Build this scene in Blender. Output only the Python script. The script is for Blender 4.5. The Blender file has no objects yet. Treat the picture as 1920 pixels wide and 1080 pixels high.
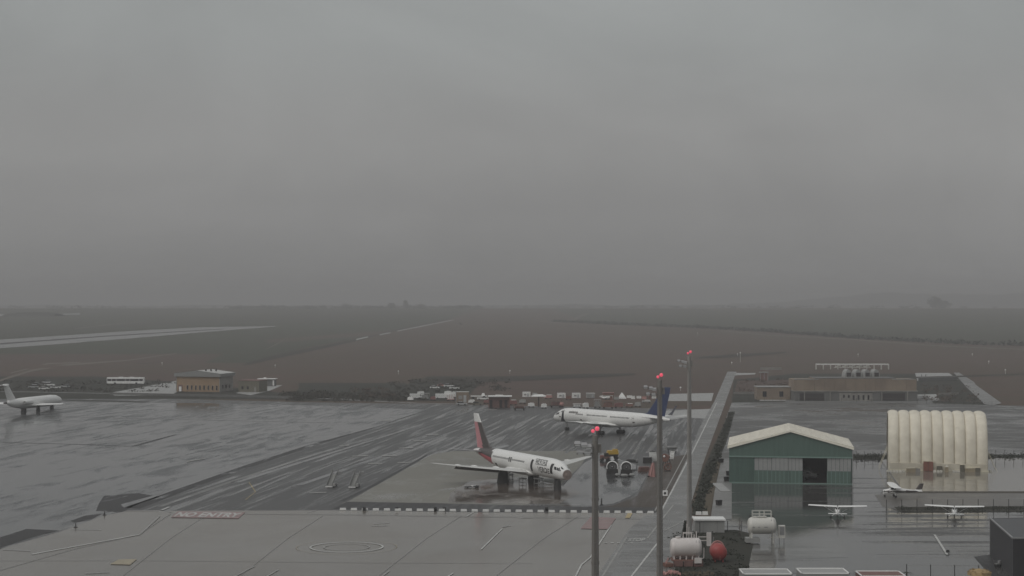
import bpy, math, random
from mathutils import Vector, Matrix
random.seed(7)
R = math.radians
scene = bpy.context.scene
C = scene.collection

# ------------------------------------------------------------------ camera
F, YH, H = 3300.0, 566.0, 41.0          # focal length in photo pixels, horizon row, eye height (m)
cam = bpy.data.cameras.new('camera')
camo = bpy.data.objects.new('camera', cam); C.objects.link(camo)
camo.location = (0, 0, H); camo.rotation_euler = (R(90), 0, 0)
cam.sensor_width = 36; cam.lens = F/1920*36
cam.shift_y = (YH-540)/1920
cam.clip_start = 1; cam.clip_end = 40000
scene.camera = camo
scene.render.resolution_x = 1024; scene.render.resolution_y = 576

# ------------------------------------------------------------------ sky
SUN_EL, SUN_AZ = 42, 232                  # degrees; azimuth clockwise from +Y (behind the camera, left)
w = bpy.data.worlds.new('World'); scene.world = w; w.use_nodes = True
nt = w.node_tree; nt.nodes.clear(); L = nt.links.new
out = nt.nodes.new('ShaderNodeOutputWorld')
sky = nt.nodes.new('ShaderNodeTexSky'); sky.sky_type = 'NISHITA'; sky.sun_disc = False
sky.sun_elevation = R(SUN_EL); sky.sun_rotation = R(SUN_AZ); sky.dust_density = 6; sky.air_density = 1.0
bg1 = nt.nodes.new('ShaderNodeBackground'); L(sky.outputs[0], bg1.inputs[0]); bg1.inputs[1].default_value = 0.06
tc = nt.nodes.new('ShaderNodeTexCoord'); sx = nt.nodes.new('ShaderNodeSeparateXYZ'); L(tc.outputs['Generated'], sx.inputs[0])
ramp = nt.nodes.new('ShaderNodeValToRGB'); L(sx.outputs[2], ramp.inputs[0])
ramp.color_ramp.interpolation = 'EASE'
e = ramp.color_ramp.elements
e[0].position = 0.0; e[0].color = (.205, .204, .205, 1)
e[1].position = 1.0; e[1].color = (.62, .63, .64, 1)
for p, c in ((.02, (.236, .236, .235, 1)), (.05, (.262, .261, .260, 1)), (.09, (.305, .305, .302, 1)), (.16, (.312, .323, .320, 1)), (.45, (.42, .43, .435, 1))):
    n = e.new(p); n.color = c
mp = nt.nodes.new('ShaderNodeMapping'); L(tc.outputs['Generated'], mp.inputs[0]); mp.inputs['Scale'].default_value = (1, 1, 2.2)
no = nt.nodes.new('ShaderNodeTexNoise'); L(mp.outputs[0], no.inputs[0]); no.inputs['Scale'].default_value = 3.6; no.inputs['Detail'].default_value = 7; no.inputs['Roughness'].default_value = .55
no.inputs['Distortion'].default_value = .8
mr = nt.nodes.new('ShaderNodeMapRange'); L(no.outputs[0], mr.inputs[0]); mr.inputs[1].default_value = .25; mr.inputs[2].default_value = .75; mr.inputs[3].default_value = .87; mr.inputs[4].default_value = 1.12
mx = nt.nodes.new('ShaderNodeVectorMath'); mx.operation = 'SCALE'; L(ramp.outputs[0], mx.inputs[0]); L(mr.outputs[0], mx.inputs['Scale'])
bg2 = nt.nodes.new('ShaderNodeBackground'); L(mx.outputs[0], bg2.inputs[0]); bg2.inputs[1].default_value = 1.0
mix = nt.nodes.new('ShaderNodeMixShader'); mix.inputs[0].default_value = .95
L(bg1.outputs[0], mix.inputs[1]); L(bg2.outputs[0], mix.inputs[2]); L(mix.outputs[0], out.inputs[0])

# ------------------------------------------------------------------ sun behind the overcast
sl = bpy.data.lights.new('sun', 'SUN'); sl.energy = 1.0; sl.angle = R(50); sl.color = (1, .975, .94)
so = bpy.data.objects.new('sun', sl); C.objects.link(so)
so.location = (-100, -100, 200)
d = Vector((math.sin(R(SUN_AZ))*math.cos(R(SUN_EL)), math.cos(R(SUN_AZ))*math.cos(R(SUN_EL)), math.sin(R(SUN_EL))))
so.rotation_euler = d.to_track_quat('Z', 'Y').to_euler()
vs = scene.view_settings
vs.view_transform = 'Standard'; vs.look = 'None'; vs.gamma = 1; vs.use_curve_mapping = False; vs.exposure = 0.0
scene.cycles.use_denoising = True
scene.cycles.max_bounces = 8; scene.cycles.volume_bounces = 0

# ------------------------------------------------------------------ ground plan helpers
Y0, Y1, ZC = 1100.0, 3900.0, 25.5         # flat airfield, then land rising gently to a crest
def zt(Y):
    if Y <= Y0: return 0.0
    if Y <= Y1: return ZC*((Y-Y0)/(Y1-Y0))**1.3
    return ZC - (Y-Y1)*.0025
def G(px, py):
    "ground point that the photograph shows at a pixel"
    Y = F*H/(py-YH)
    if Y > Y0:
        a, b = 900.0, Y1
        for _ in range(60):
            m = (a+b)/2
            if YH+F*(H-zt(m))/m > py: a = m
            else: b = m
        Y = a
    return (F and (px-960)/F*Y, Y)
def S(py): return (py-YH)/H               # photo pixels per metre at a ground row

# ------------------------------------------------------------------ mesh helpers
class MB:
    def __init__(s): s.v = []; s.f = []; s.m = []
    def face(s, pts, m=0):
        i = len(s.v); s.v += [tuple(p) for p in pts]; s.f.append(tuple(range(i, i+len(pts)))); s.m.append(m)
    def box(s, c, d, rz=0, m=0, taper=1.0, rx=0, ry=0):
        M = Matrix.Translation(c) @ Matrix.Rotation(rz, 4, 'Z') @ Matrix.Rotation(ry, 4, 'Y') @ Matrix.Rotation(rx, 4, 'X')
        i = len(s.v)
        for z in (-1, 1):
            t = taper if z > 0 else 1
            for x, y in ((-1, -1), (1, -1), (1, 1), (-1, 1)):
                s.v.append(tuple(M @ Vector((x*d[0]/2*t, y*d[1]/2*t, z*d[2]/2))))
        for q in ((0, 3, 2, 1), (4, 5, 6, 7), (0, 1, 5, 4), (1, 2, 6, 5), (2, 3, 7, 6), (3, 0, 4, 7)):
            s.f.append(tuple(i+k for k in q)); s.m.append(m)
        return s
    def prism(s, poly, z0, z1, m=0):
        n = len(poly); i = len(s.v)
        s.v += [(p[0], p[1], z0) for p in poly] + [(p[0], p[1], z1) for p in poly]
        s.f.append(tuple(i+k for k in range(n))[::-1]); s.m.append(m)
        s.f.append(tuple(i+n+k for k in range(n))); s.m.append(m)
        for k in range(n):
            k2 = (k+1) % n
            s.f.append((i+k, i+k2, i+n+k2, i+n+k)); s.m.append(m)
        return s
    def rings(s, rings, m=0, cap=True, closed=True, mf=None):
        n = len(rings[0]); i = len(s.v)
        for r in rings: s.v += [tuple(p) for p in r]
        for a in range(len(rings)-1):
            for k in range(n if closed else n-1):
                k2 = (k+1) % n
                q = (i+a*n+k, i+a*n+k2, i+(a+1)*n+k2, i+(a+1)*n+k)
                s.f.append(q)
                s.m.append(mf(sum((Vector(s.v[j]) for j in q), Vector())/4) if mf else m)
        if cap:
            s.f.append(tuple(i+k for k in range(n))[::-1]); s.m.append(m)
            j = i+(len(rings)-1)*n
            s.f.append(tuple(j+k for k in range(n))); s.m.append(m)
        return s
    def cyl(s, p0, p1, r0, r1=None, n=12, m=0, cap=True):
        p0, p1 = Vector(p0), Vector(p1); r1 = r0 if r1 is None else r1
        d = (p1-p0).normalized(); a = d.orthogonal().normalized(); b = d.cross(a)
        rr = []
        for p, r in ((p0, r0), (p1, r1)):
            rr.append([p+r*(a*math.cos(2*math.pi*k/n)+b*math.sin(2*math.pi*k/n)) for k in range(n)])
        return s.rings(rr, m, cap)
    def lathe(s, o, ax, prof, n=20, m=0, cap=True, sc=(1, 1)):
        "profile [(distance along axis, radius)] turned about ax through o"
        o = Vector(o); ax = Vector(ax).normalized(); a = ax.orthogonal().normalized() if abs(ax.z) > .9 else Vector((0, 0, 1)); b = ax.cross(a)
        return s.rings([[o+ax*t+r*(a*math.cos(2*math.pi*k/n)*sc[0]+b*math.sin(2*math.pi*k/n)*sc[1]) for k in range(n)] for t, r in prof], m, cap)
    def ball(s, c, r, n=10, m=0, sz=1):
        return s.lathe((c[0], c[1], c[2]-r*sz), (0, 0, 1), [(r*sz*(1-math.cos(math.pi*k/6)), max(.001, r*math.sin(math.pi*k/6))) for k in range(7)], n, m)
    def leaves(s, c, rad, n, size, m=0, hollow=.45):
        for _ in range(n):
            while True:
                p = Vector((random.uniform(-1, 1), random.uniform(-1, 1), random.uniform(-1, 1)))
                if hollow < p.length < 1: break
            p = Vector((c[0]+p.x*rad[0], c[1]+p.y*rad[1], c[2]+p.z*rad[2]))
            a = Vector((random.gauss(0, 1), random.gauss(0, 1), random.gauss(0, 1))).normalized()*size*random.uniform(.6, 1.3)
            b = a.cross(Vector((random.gauss(0, 1), random.gauss(0, 1), random.gauss(0, 1)))).normalized()*size*random.uniform(.5, 1)
            s.face((p-a, p-b, p+a, p+b), m)
    def build(s, name, mats, parent=None, smooth=False, loc=None, rz=0):
        me = bpy.data.meshes.new(name); me.from_pydata(s.v, [], s.f)
        if not isinstance(mats, (list, tuple)): mats = [mats]
        for x in mats: me.materials.append(x)
        me.polygons.foreach_set('material_index', s.m)
        if smooth:
            me.polygons.foreach_set('use_smooth', [True]*len(s.f))
        me.update()
        o = bpy.data.objects.new(name, me); C.objects.link(o)
        if smooth:
            import bmesh
            bm = bmesh.new(); bm.from_mesh(me)
            bmesh.ops.remove_doubles(bm, verts=bm.verts, dist=.0005)
            for ed in bm.edges:
                if len(ed.link_faces) == 2 and ed.calc_face_angle(0) > R(38): ed.smooth = False
            bm.to_mesh(me); bm.free()
        if parent is not None: o.parent = parent
        if loc is not None: o.location = loc
        if rz: o.rotation_euler.z = rz
        return o
def tag(o, label=None, cat=None, group=None, kind=None):
    if label: o['label'] = label
    if cat: o['category'] = cat
    if group: o['group'] = group
    if kind: o['kind'] = kind
    return o
def empty(name, loc, rz=0, label=None, cat=None, group=None, sc=1):
    o = bpy.data.objects.new(name, None); C.objects.link(o); o.empty_display_size = .5
    o.location = loc if len(loc) == 3 else (loc[0], loc[1], 0); o.rotation_euler.z = rz; o.scale = (sc,)*3
    return tag(o, label, cat, group)
def copy_tree(o, parent=None):
    c = o.copy(); C.objects.link(c)
    if parent is not None: c.parent = parent
    for ch in list(o.children): copy_tree(ch, c)
    return c

ORD = 'first second third fourth fifth sixth seventh eighth ninth tenth eleventh twelfth thirteenth fourteenth fifteenth sixteenth seventeenth eighteenth nineteenth twentieth'.split()
ORD += ['twenty-'+q for q in ORD[:9]]
# ------------------------------------------------------------------ materials
def mat(name, col, rough=.6, metal=0, var=.12, scale=.8, bump=0, emit=None, estr=0, dirt=None, stretch=(1, 1, 1)):
    m = bpy.data.materials.new(name); m.use_nodes = True; t = m.node_tree; b = t.nodes['Principled BSDF']
    b.inputs['Roughness'].default_value = rough; b.inputs['Metallic'].default_value = metal
    tcn = t.nodes.new('ShaderNodeTexCoord'); mpn = t.nodes.new('ShaderNodeMapping'); t.links.new(tcn.outputs['Object'], mpn.inputs[0]); mpn.inputs['Scale'].default_value = stretch
    n = t.nodes.new('ShaderNodeTexNoise'); t.links.new(mpn.outputs[0], n.inputs[0]); n.inputs['Scale'].default_value = scale; n.inputs['Detail'].default_value = 6; n.inputs['Roughness'].default_value = .65
    r = t.nodes.new('ShaderNodeMapRange'); t.links.new(n.outputs[0], r.inputs[0]); r.inputs[1].default_value = .3; r.inputs[2].default_value = .7; r.inputs[3].default_value = 0; r.inputs[4].default_value = 1
    mxn = t.nodes.new('ShaderNodeMix'); mxn.data_type = 'RGBA'; t.links.new(r.outputs[0], mxn.inputs[0])
    lo = dirt if dirt else tuple(c*(1-var) for c in col); hi = tuple(min(1, c*(1+var)) for c in col)
    mxn.inputs[6].default_value = (*lo, 1); mxn.inputs[7].default_value = (*hi, 1)
    t.links.new(mxn.outputs[2], b.inputs['Base Color'])
    if bump:
        bp = t.nodes.new('ShaderNodeBump'); bp.inputs['Strength'].default_value = bump; bp.inputs['Distance'].default_value = .1
        t.links.new(n.outputs[0], bp.inputs['Height']); t.links.new(bp.outputs[0], b.inputs['Normal'])
    if emit:
        b.inputs['Emission Color'].default_value = (*emit, 1); b.inputs['Emission Strength'].default_value = estr
    return m

def wet(name, dry, damp, lo, hi, streak=(.22, .016), patch=.03, r_dry=.6, r_wet=.06, ang=7.7, wt=.62, grain=.25, slab=0, ripple=.012):
    """rained-on paving: a film of water (mirror-like) in streaks along the paving lanes, rougher damp surface between"""
    m = bpy.data.materials.new(name); m.use_nodes = True; t = m.node_tree; b = t.nodes['Principled BSDF']; K = t.links.new
    tcn = t.nodes.new('ShaderNodeTexCoord')
    rot = t.nodes.new('ShaderNodeMapping'); K(tcn.outputs['Object'], rot.inputs[0]); rot.inputs['Rotation'].default_value = (0, 0, R(ang))
    def noise(sc, scale=1, det=5, rg=.6, dist=0):
        mpn = t.nodes.new('ShaderNodeMapping'); K(rot.outputs[0], mpn.inputs[0]); mpn.inputs['Scale'].default_value = sc
        n = t.nodes.new('ShaderNodeTexNoise'); K(mpn.outputs[0], n.inputs[0]); n.inputs['Scale'].default_value = scale; n.inputs['Detail'].default_value = det; n.inputs['Roughness'].default_value = rg; n.inputs['Distortion'].default_value = dist
        return n.outputs[0]
    def math2(op, a, bb):
        n = t.nodes.new('ShaderNodeMath'); n.operation = op
        for i, x in enumerate((a, bb)):
            if isinstance(x, (int, float)): n.inputs[i].default_value = x
            else: K(x, n.inputs[i])
        return n.outputs[0]
    n1 = noise((streak[0], streak[1], 1), 1, 6, .62, .6)
    n2 = noise((patch, patch*.35, 1), 1, 4)
    n3 = noise((1.3, .5, 1), 1, 4, .7)
    s = math2('ADD', math2('MULTIPLY', n1, wt), math2('MULTIPLY', n2, 1-wt))
    s = math2('ADD', s, math2('MULTIPLY', math2('SUBTRACT', n3, .5), .12))
    r = t.nodes.new('ShaderNodeMapRange'); r.interpolation_type = 'SMOOTHSTEP'; K(s, r.inputs[0]); r.inputs[1].default_value = lo; r.inputs[2].default_value = hi
    wm = r.outputs[0]
    g = math2('ADD', math2('MULTIPLY', n3, 2*grain), 1-grain)
    big = noise((.012, .008, 1), 1, 5, .6, .5)
    g = math2('MULTIPLY', g, math2('ADD', math2('MULTIPLY', big, .9), .55))
    mxn = t.nodes.new('ShaderNodeMix'); mxn.data_type = 'RGBA'; K(wm, mxn.inputs[0]); mxn.inputs[6].default_value = (*dry, 1); mxn.inputs[7].default_value = (*damp, 1)
    sc = t.nodes.new('ShaderNodeVectorMath'); sc.operation = 'SCALE'; K(mxn.outputs[2], sc.inputs[0]); K(g, sc.inputs['Scale'])
    K(sc.outputs[0], b.inputs['Base Color'])
    rr = t.nodes.new('ShaderNodeMapRange'); K(wm, rr.inputs[0]); rr.inputs[3].default_value = r_dry; rr.inputs[4].default_value = r_wet
    K(rr.outputs[0], b.inputs['Roughness'])
    b.inputs['IOR'].default_value = 1.36
    bp = t.nodes.new('ShaderNodeBump'); bp.inputs['Strength'].default_value = 1; bp.inputs['Distance'].default_value = ripple
    K(n3, bp.inputs['Height']); K(bp.outputs[0], b.inputs['Normal'])
    return m

def field_mat(name, a, bcol, c, sc=.012, ang=0, st=(1, 3)):
    m = bpy.data.materials.new(name); m.use_nodes = True; t = m.node_tree; b = t.nodes['Principled BSDF']; K = t.links.new
    b.inputs['Roughness'].default_value = .95; b.inputs['Specular IOR Level'].default_value = .15
    tcn = t.nodes.new('ShaderNodeTexCoord'); mpn = t.nodes.new('ShaderNodeMapping'); K(tcn.outputs['Object'], mpn.inputs[0]); mpn.inputs['Scale'].default_value = (st[0], st[1], 1); mpn.inputs['Rotation'].default_value = (0, 0, R(ang))
    def noise(scale, det):
        n = t.nodes.new('ShaderNodeTexNoise'); K(mpn.outputs[0], n.inputs[0]); n.inputs['Scale'].default_value = scale; n.inputs['Detail'].default_value = det; n.inputs['Roughness'].default_value = .6
        r = t.nodes.new('ShaderNodeMapRange'); K(n.outputs[0], r.inputs[0]); r.inputs[1].default_value = .35; r.inputs[2].default_value = .65
        return r.outputs[0], n.outputs[0]
    n1, _ = noise(sc, 4); n2, h = noise(sc*9, 6)
    m1 = t.nodes.new('ShaderNodeMix'); m1.data_type = 'RGBA'; K(n1, m1.inputs[0]); m1.inputs[6].default_value = (*a, 1); m1.inputs[7].default_value = (*bcol, 1)
    ff = t.nodes.new('ShaderNodeMath'); ff.operation = 'MULTIPLY'; K(n2, ff.inputs[0]); ff.inputs[1].default_value = .62
    m2 = t.nodes.new('ShaderNodeMix'); m2.data_type = 'RGBA'; K(ff.outputs[0], m2.inputs[0]); K(m1.outputs[2], m2.inputs[6]); m2.inputs[7].default_value = (*c, 1)
    K(m2.outputs[2], b.inputs['Base Color'])
    bp = t.nodes.new('ShaderNodeBump'); bp.inputs['Strength'].default_value = .5; bp.inputs['Distance'].default_value = .5
    K(h, bp.inputs['Height']); K(bp.outputs[0], b.inputs['Normal'])
    return m

M = dict(
    field=field_mat('field_brown', (.100, .066, .054), (.078, .069, .050), (.060, .044, .036)),
    green=field_mat('field_green', (.052, .058, .040), (.060, .060, .042), (.042, .046, .034), .008),
    reddirt=field_mat('field_red', (.098, .066, .055), (.082, .062, .05), (.06, .046, .04), .02),
    darkscrub=field_mat('ground_dark', (.045, .043, .035), (.036, .038, .03), (.022, .024, .02), .05, 0, (1, 2)),
    track=field_mat('track', (.17, .15, .125), (.14, .125, .105), (.1, .09, .078), .05),
    verge=field_mat('verge', (.10, .085, .062), (.12, .1, .075), (.07, .06, .045), .2),
    mud=wet('mud', (.062, .05, .04), (.05, .042, .036), .45, .7, r_dry=.75, r_wet=.3, ripple=.03),
    hill=field_mat('hill_cover', (.05, .05, .045), (.04, .045, .04), (.03, .03, .03), .004),
    apron_wet=wet('apron_wet', (.050, .051, .052), (.055, .057, .058), .37, .55, streak=(.24, .04), patch=.025, r_dry=.38, r_wet=.05, wt=.62),
    apron_dark=wet('apron_dark', (.052, .051, .050), (.07, .069, .067), .48, .62, streak=(.46, .016), patch=.02, r_dry=.5, r_wet=.10, wt=.72),
    apron_ga=wet('apron_light_aircraft', (.058, .056, .054), (.062, .06, .058), .36, .5, streak=(.02, .25), patch=.03, r_dry=.5, r_wet=.05, ang=0),
    apron_back=wet('apron_behind', (.075, .073, .069), (.085, .083, .079), .45, .6, streak=(.05, .06), patch=.03, r_dry=.55, r_wet=.15, ang=30),
    concrete_front=wet('concrete_front', (.142, .127, .107), (.134, .121, .103), .25, .70, streak=(.05, .03), patch=.02, r_dry=.28, r_wet=.10, grain=.10, ripple=.006),
    concrete_pad=wet('concrete_pad', (.155, .148, .125), (.125, .12, .104), .47, .66, streak=(.08, .04), patch=.03, r_dry=.5, r_wet=.08, grain=.14),
    tarmac_new=wet('tarmac_new', (.026, .025, .025), (.026, .026, .026), .45, .7, r_dry=.6, r_wet=.25),
    road=wet('service_road', (.15, .148, .142), (.13, .128, .122), .42, .62, streak=(.1, .1), r_dry=.5, r_wet=.18, ang=-20, grain=.12),
    runway=wet('runway_wet', (.10, .10, .10), (.12, .12, .12), .35, .5, r_dry=.4, r_wet=.12, ang=-50),
    beige_slab=wet('beige_slab', (.17, .16, .14), (.15, .14, .122), .30, .5, streak=(.05, .05), r_dry=.3, r_wet=.05, ang=0, grain=.1),
    gravel=field_mat('ditch_ground', (.05, .043, .036), (.04, .042, .034), (.025, .025, .02), .3),
    white_line=mat('line_white', (.42, .42, .40), .4, var=.35, scale=.6),
    faint_line=mat('line_faint', (.24, .235, .22), .35, var=.35, scale=.6),
    yellow_line=mat('line_yellow', (.33, .25, .10), .4, var=.3, scale=.7),
    tan_patch=mat('patch_tan', (.27, .23, .15), .4, var=.2, scale=.7),
    dry_patch=wet('dry_patch', (.030, .029, .029), (.05, .05, .05), .5, .62, streak=(.25, .05), patch=.06, r_dry=.65, r_wet=.1),
    wet_conc=wet('wet_concrete', (.105, .085, .068), (.075, .06, .05), .40, .56, streak=(.12, .06), patch=.05, r_dry=.35, r_wet=.05, ripple=.02),
    band=wet('dark_band', (.10, .092, .083), (.095, .088, .08), .45, .68, streak=(.05, .15), r_dry=.42, r_wet=.2, ang=0),
    slab_mid=wet('lower_slab', (.095, .092, .086), (.09, .088, .083), .36, .6, streak=(.02, .2), r_dry=.4, r_wet=.08, ang=0),
    track_dark=field_mat('runway_dark', (.06, .06, .06), (.07, .07, .07), (.05, .05, .05), .05),
    furrow=field_mat('furrow', (.048, .040, .034), (.042, .040, .032), (.03, .028, .024), .05),
    leftband=field_mat('leftband', (.062, .058, .046), (.052, .054, .042), (.045, .04, .034), .01),
    redband=field_mat('redband', (.10, .068, .058), (.084, .066, .05), (.066, .05, .042), .012),
    water=mat('far_water', (.35, .37, .37), .15, var=.05),
    winglet=mat('winglet_navy', (.03, .032, .045), .4, var=.1),
    mast_pale=mat('mast_pale', (.27, .26, .245), .55, metal=.1, var=.12, scale=.4, stretch=(1, 1, .2)),
    joint=mat('slab_joint', (.105, .098, .088), .3, var=.15),
    red_paint=mat('paint_red', (.205, .115, .108), .35, var=.3, scale=.6),
    white=mat('white_paint', (.74, .74, .72), .35, var=.05, scale=.5),
    plane_white=mat('airliner_white', (.70, .70, .68), .3, var=.06, scale=.35, stretch=(.3, 1, 1)),
    plane_grey=mat('airliner_wing_grey', (.50, .50, .48), .4, var=.1, scale=.5),
    plane_dark=mat('airliner_dark', (.065, .055, .052), .4, var=.15, scale=.4),
    plane_red=mat('airliner_red', (.40, .075, .095), .35, var=.12, scale=.4),
    plane_pink=mat('airliner_pink', (.50, .22, .24), .4, var=.12, scale=.4),
    plane_blue=mat('airliner_blue', (.020, .035, .095), .35, var=.2, scale=.3),
    bulkhead=mat('bulkhead', (.27, .215, .19), .7, var=.2, scale=2),
    glass=mat('dark_glass', (.012, .012, .014), .08, var=.1),
    tyre=mat('tyre_rubber', (.015, .015, .015), .8, var=.2),
    gear=mat('gear_metal', (.25, .25, .25), .5, metal=.3, var=.2),
    black=mat('plain_black', (.022, .021, .021), .6, var=.3),
    steel=mat('galvanised', (.30, .30, .30), .5, metal=.5, var=.15),
    mast=mat('mast_grey', (.185, .176, .163), .55, metal=.1, var=.12, scale=.4, stretch=(1, 1, .2)),
    redlamp=mat('red_lamp', (.5, .05, .08), .3, emit=(1.0, .13, .2), estr=.55),
    green_clad=mat('green_cladding', (.088, .140, .118), .45, scale=.9, dirt=(.070, .116, .098), stretch=(2, 2, .12)),
    green_trim=mat('green_trim', (.17, .25, .22), .45, var=.08),
    green_dk=mat('green_panel', (.066, .112, .094), .45, scale=.9, dirt=(.05, .088, .074), stretch=(2, 2, .12)),
    translucent=mat('door_glazing', (.30, .305, .30), .3, var=.08, scale=.6),
    cream_roof=mat('cream_roof', (.66, .62, .52), .45, scale=.5, dirt=(.56, .52, .43), stretch=(1.5, .2, 1)),
    cream_edge=mat('cream_flashing', (.80, .77, .66), .4, var=.04),
    dark_in=mat('hangar_interior', (.035, .03, .03), .9, var=.2),
    fabric=mat('inflatable_fabric', (.64, .60, .50), .55, scale=.45, dirt=(.55, .505, .41)),
    fabric2=mat('inflatable_hem', (.60, .56, .44), .6, var=.12, scale=1.5),
    brown_door=mat('brown_door', (.20, .085, .06), .5, var=.12),
    sandbag=mat('ballast_bag', (.55, .53, .47), .8, var=.2, scale=2),
    ochre=mat('ochre_render', (.29, .20, .125), .85, var=.12, scale=.35),
    grey_roof=mat('grey_roof', (.20, .205, .20), .5, var=.1),
    light_roof=mat('light_roof', (.42, .42, .40), .4, var=.06),
    olive_wall=mat('olive_wall', (.13, .12, .09), .85, var=.15),
    concrete=mat('concrete', (.24, .23, .21), .8, var=.15, scale=.4, dirt=(.16, .15, .135)),
    tan_conc=mat('stained_concrete', (.22, .175, .13), .85, var=.2, scale=.12, dirt=(.16, .125, .10)),
    grey_conc=mat('grey_concrete', (.12, .12, .115), .8, var=.15, scale=.2),
    pale_conc=mat('pale_concrete', (.28, .28, .27), .5, var=.12, scale=.2),
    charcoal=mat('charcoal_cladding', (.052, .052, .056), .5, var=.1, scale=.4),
    charcoal_shaded=mat('charcoal_shaded_front', (.030, .030, .033), .5, var=.1, scale=.4),  # darker copy of the cladding: the front wall's shade put into its colour
    charcoal_roof=mat('charcoal_roof', (.040, .041, .044), .5, var=.1, scale=.4),
    grey_metal=mat('grey_metal', (.19, .19, .185), .5, var=.1),
    tank_white=mat('tank_white', (.60, .565, .545), .4, var=.06, scale=.6, dirt=(.50, .46, .44)),
    tank_cream=mat('tank_cream', (.55, .54, .50), .4, var=.06, scale=.6),
    tank_red=mat('tank_red', (.30, .045, .04), .45, var=.2, scale=.8),
    pink_trim=mat('faded_pink', (.42, .22, .2), .5, var=.1),
    rust=mat('rusty_brown', (.17, .085, .065), .8, var=.25, scale=.8),
    brick_red=mat('brick_red', (.16, .09, .08), .85, var=.2),
    yellow=mat('plant_yellow', (.42, .27, .035), .5, var=.15),
    red=mat('faded_red', (.20, .085, .075), .6, var=.2),
    tan=mat('tan_panel', (.30, .25, .17), .8, var=.2),
    bus_white=mat('bus_white', (.78, .78, .76), .35, var=.05),
    car_grey=mat('car_silver', (.38, .39, .39), .35, var=.1),
    leaf=mat('leaf_dark', (.028, .032, .022), .9, var=.4, scale=1.5),
    leaf_far=mat('leaf_far', (.035, .04, .032), .95, var=.3, scale=.2),
    scrub=mat('scrub_leaf', (.045, .042, .032), .95, var=.4, scale=.5),
    reed=mat('scrub_brown', (.085, .06, .045), .95, var=.4, scale=.5),
    bark=mat('bark', (.06, .05, .04), .9, var=.2),
    dry_leaf=mat('dry_frond', (.28, .2, .1), .9, var=.3),
    dark_box=mat('dark_rubber', (.02, .02, .02), .7, var=.2),
)

# ------------------------------------------------------------------ terrain
LAYER = {}
def sheet(name, px, mt, level, subdiv=None, kind='structure'):
    "a flat sheet of ground whose outline is given by photograph pixels; each level lies a few mm above the one below"
    P = [G(*p) for p in px]
    z = level*.008
    b = MB(); b.face([(x, y, z+zt(y)) for x, y in P])
    o = b.build(name, mt); tag(o, kind=kind); return o
def strip_px(name, path, wpx, mt, level, kind='structure'):
    "a ribbon along a pixel path; half width in pixels may vary per point"
    P = [Vector((*G(*p), 0)) for p in path]
    b = MB(); Lr = []
    for i, p in enumerate(P):
        t = (P[min(i+1, len(P)-1)]-P[max(i-1, 0)]).normalized(); n = Vector((-t.y, t.x, 0))
        wd = wpx[i] if isinstance(wpx, (list, tuple)) else wpx
        Lr.append((p+n*wd/2, p-n*wd/2))
    for i in range(len(P)-1):
        q = [Lr[i][0], Lr[i][1], Lr[i+1][1], Lr[i+1][0]]
        b.face([(v.x, v.y, zt(v.y)+level*.008) for v in q])
    o = b.build(name, mt)
    if kind: tag(o, kind=kind)
    return o

ys = [-390, 0, 200, 400, 700, 1000] + [1100+i*100 for i in range(1, 29)] + [4400, 5000, 6500, 8700]
b = MB()
xs = [-6900, -3000, -1500, -800, -400, 0, 400, 800, 1500, 3000, 6900]
for i in range(len(ys)-1):
    for j in range(len(xs)-1):
        b.face([(xs[j], ys[i], zt(ys[i])), (xs[j+1], ys[i], zt(ys[i])), (xs[j+1], ys[i+1], zt(ys[i+1])), (xs[j], ys[i+1], zt(ys[i+1]))])
tag(b.build('ground', M['field']), kind='structure')
def dense(name, left, right, mt, level):
    "field sheet following the rising land: left / right edges as pixel x per row"
    rows = sorted(set([p[1] for p in left]+[p[1] for p in right]))
    def at(E, y):
        for a, c in zip(E, E[1:]):
            if a[1] <= y <= c[1]:
                t = (y-a[1])/(c[1]-a[1]+1e-9); return a[0]+t*(c[0]-a[0])
        return E[0][0] if y < E[0][1] else E[-1][0]
    yy = []
    for a, c in zip(rows, rows[1:]):
        k = max(1, int((c-a)/2)); yy += [a+(c-a)*i/k for i in range(k)]
    yy.append(rows[-1])
    b = MB()
    for a, c in zip(yy, yy[1:]):
        q = [G(at(left, a), a), G(at(right, a), a), G(at(right, c), c), G(at(left, c), c)]
        b.face([(x, y, zt(y)+level*.008+(.06 if y > 1100 else 0)) for x, y in q])
    return tag(b.build(name, mt), kind='structure')
dense('far_field', [(1040, 580), (1100, 604), (1260, 612), (1500, 628), (1980, 650)], [(2150, 580), (2150, 650)], M['green'], 1)
dense('left_field', [(-150, 579), (-150, 690)], [(900, 579), (840, 600), (700, 629), (560, 655), (430, 690)], M['green'], 1)
dense('dirt_field', [(-100, 676), (-100, 722)], [(420, 664), (360, 690), (330, 722)], M['reddirt'], 2)
dense('scrub_ground', [(-60, 706), (-60, 736)], [(180, 706), (330, 716), (640, 748)], M['darkscrub'], 3)
dense('scrub_ground', [(560, 728), (545, 748)], [(760, 718), (800, 752)], M['darkscrub'], 3)
dense('scrub_ground', [(800, 708), (770, 716), (730, 752)], [(960, 706), (900, 718), (870, 752)], M['darkscrub'], 4)
dense('red_bank', [(870, 716), (880, 740)], [(1345, 708), (1345, 740)], M['reddirt'], 2)
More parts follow.
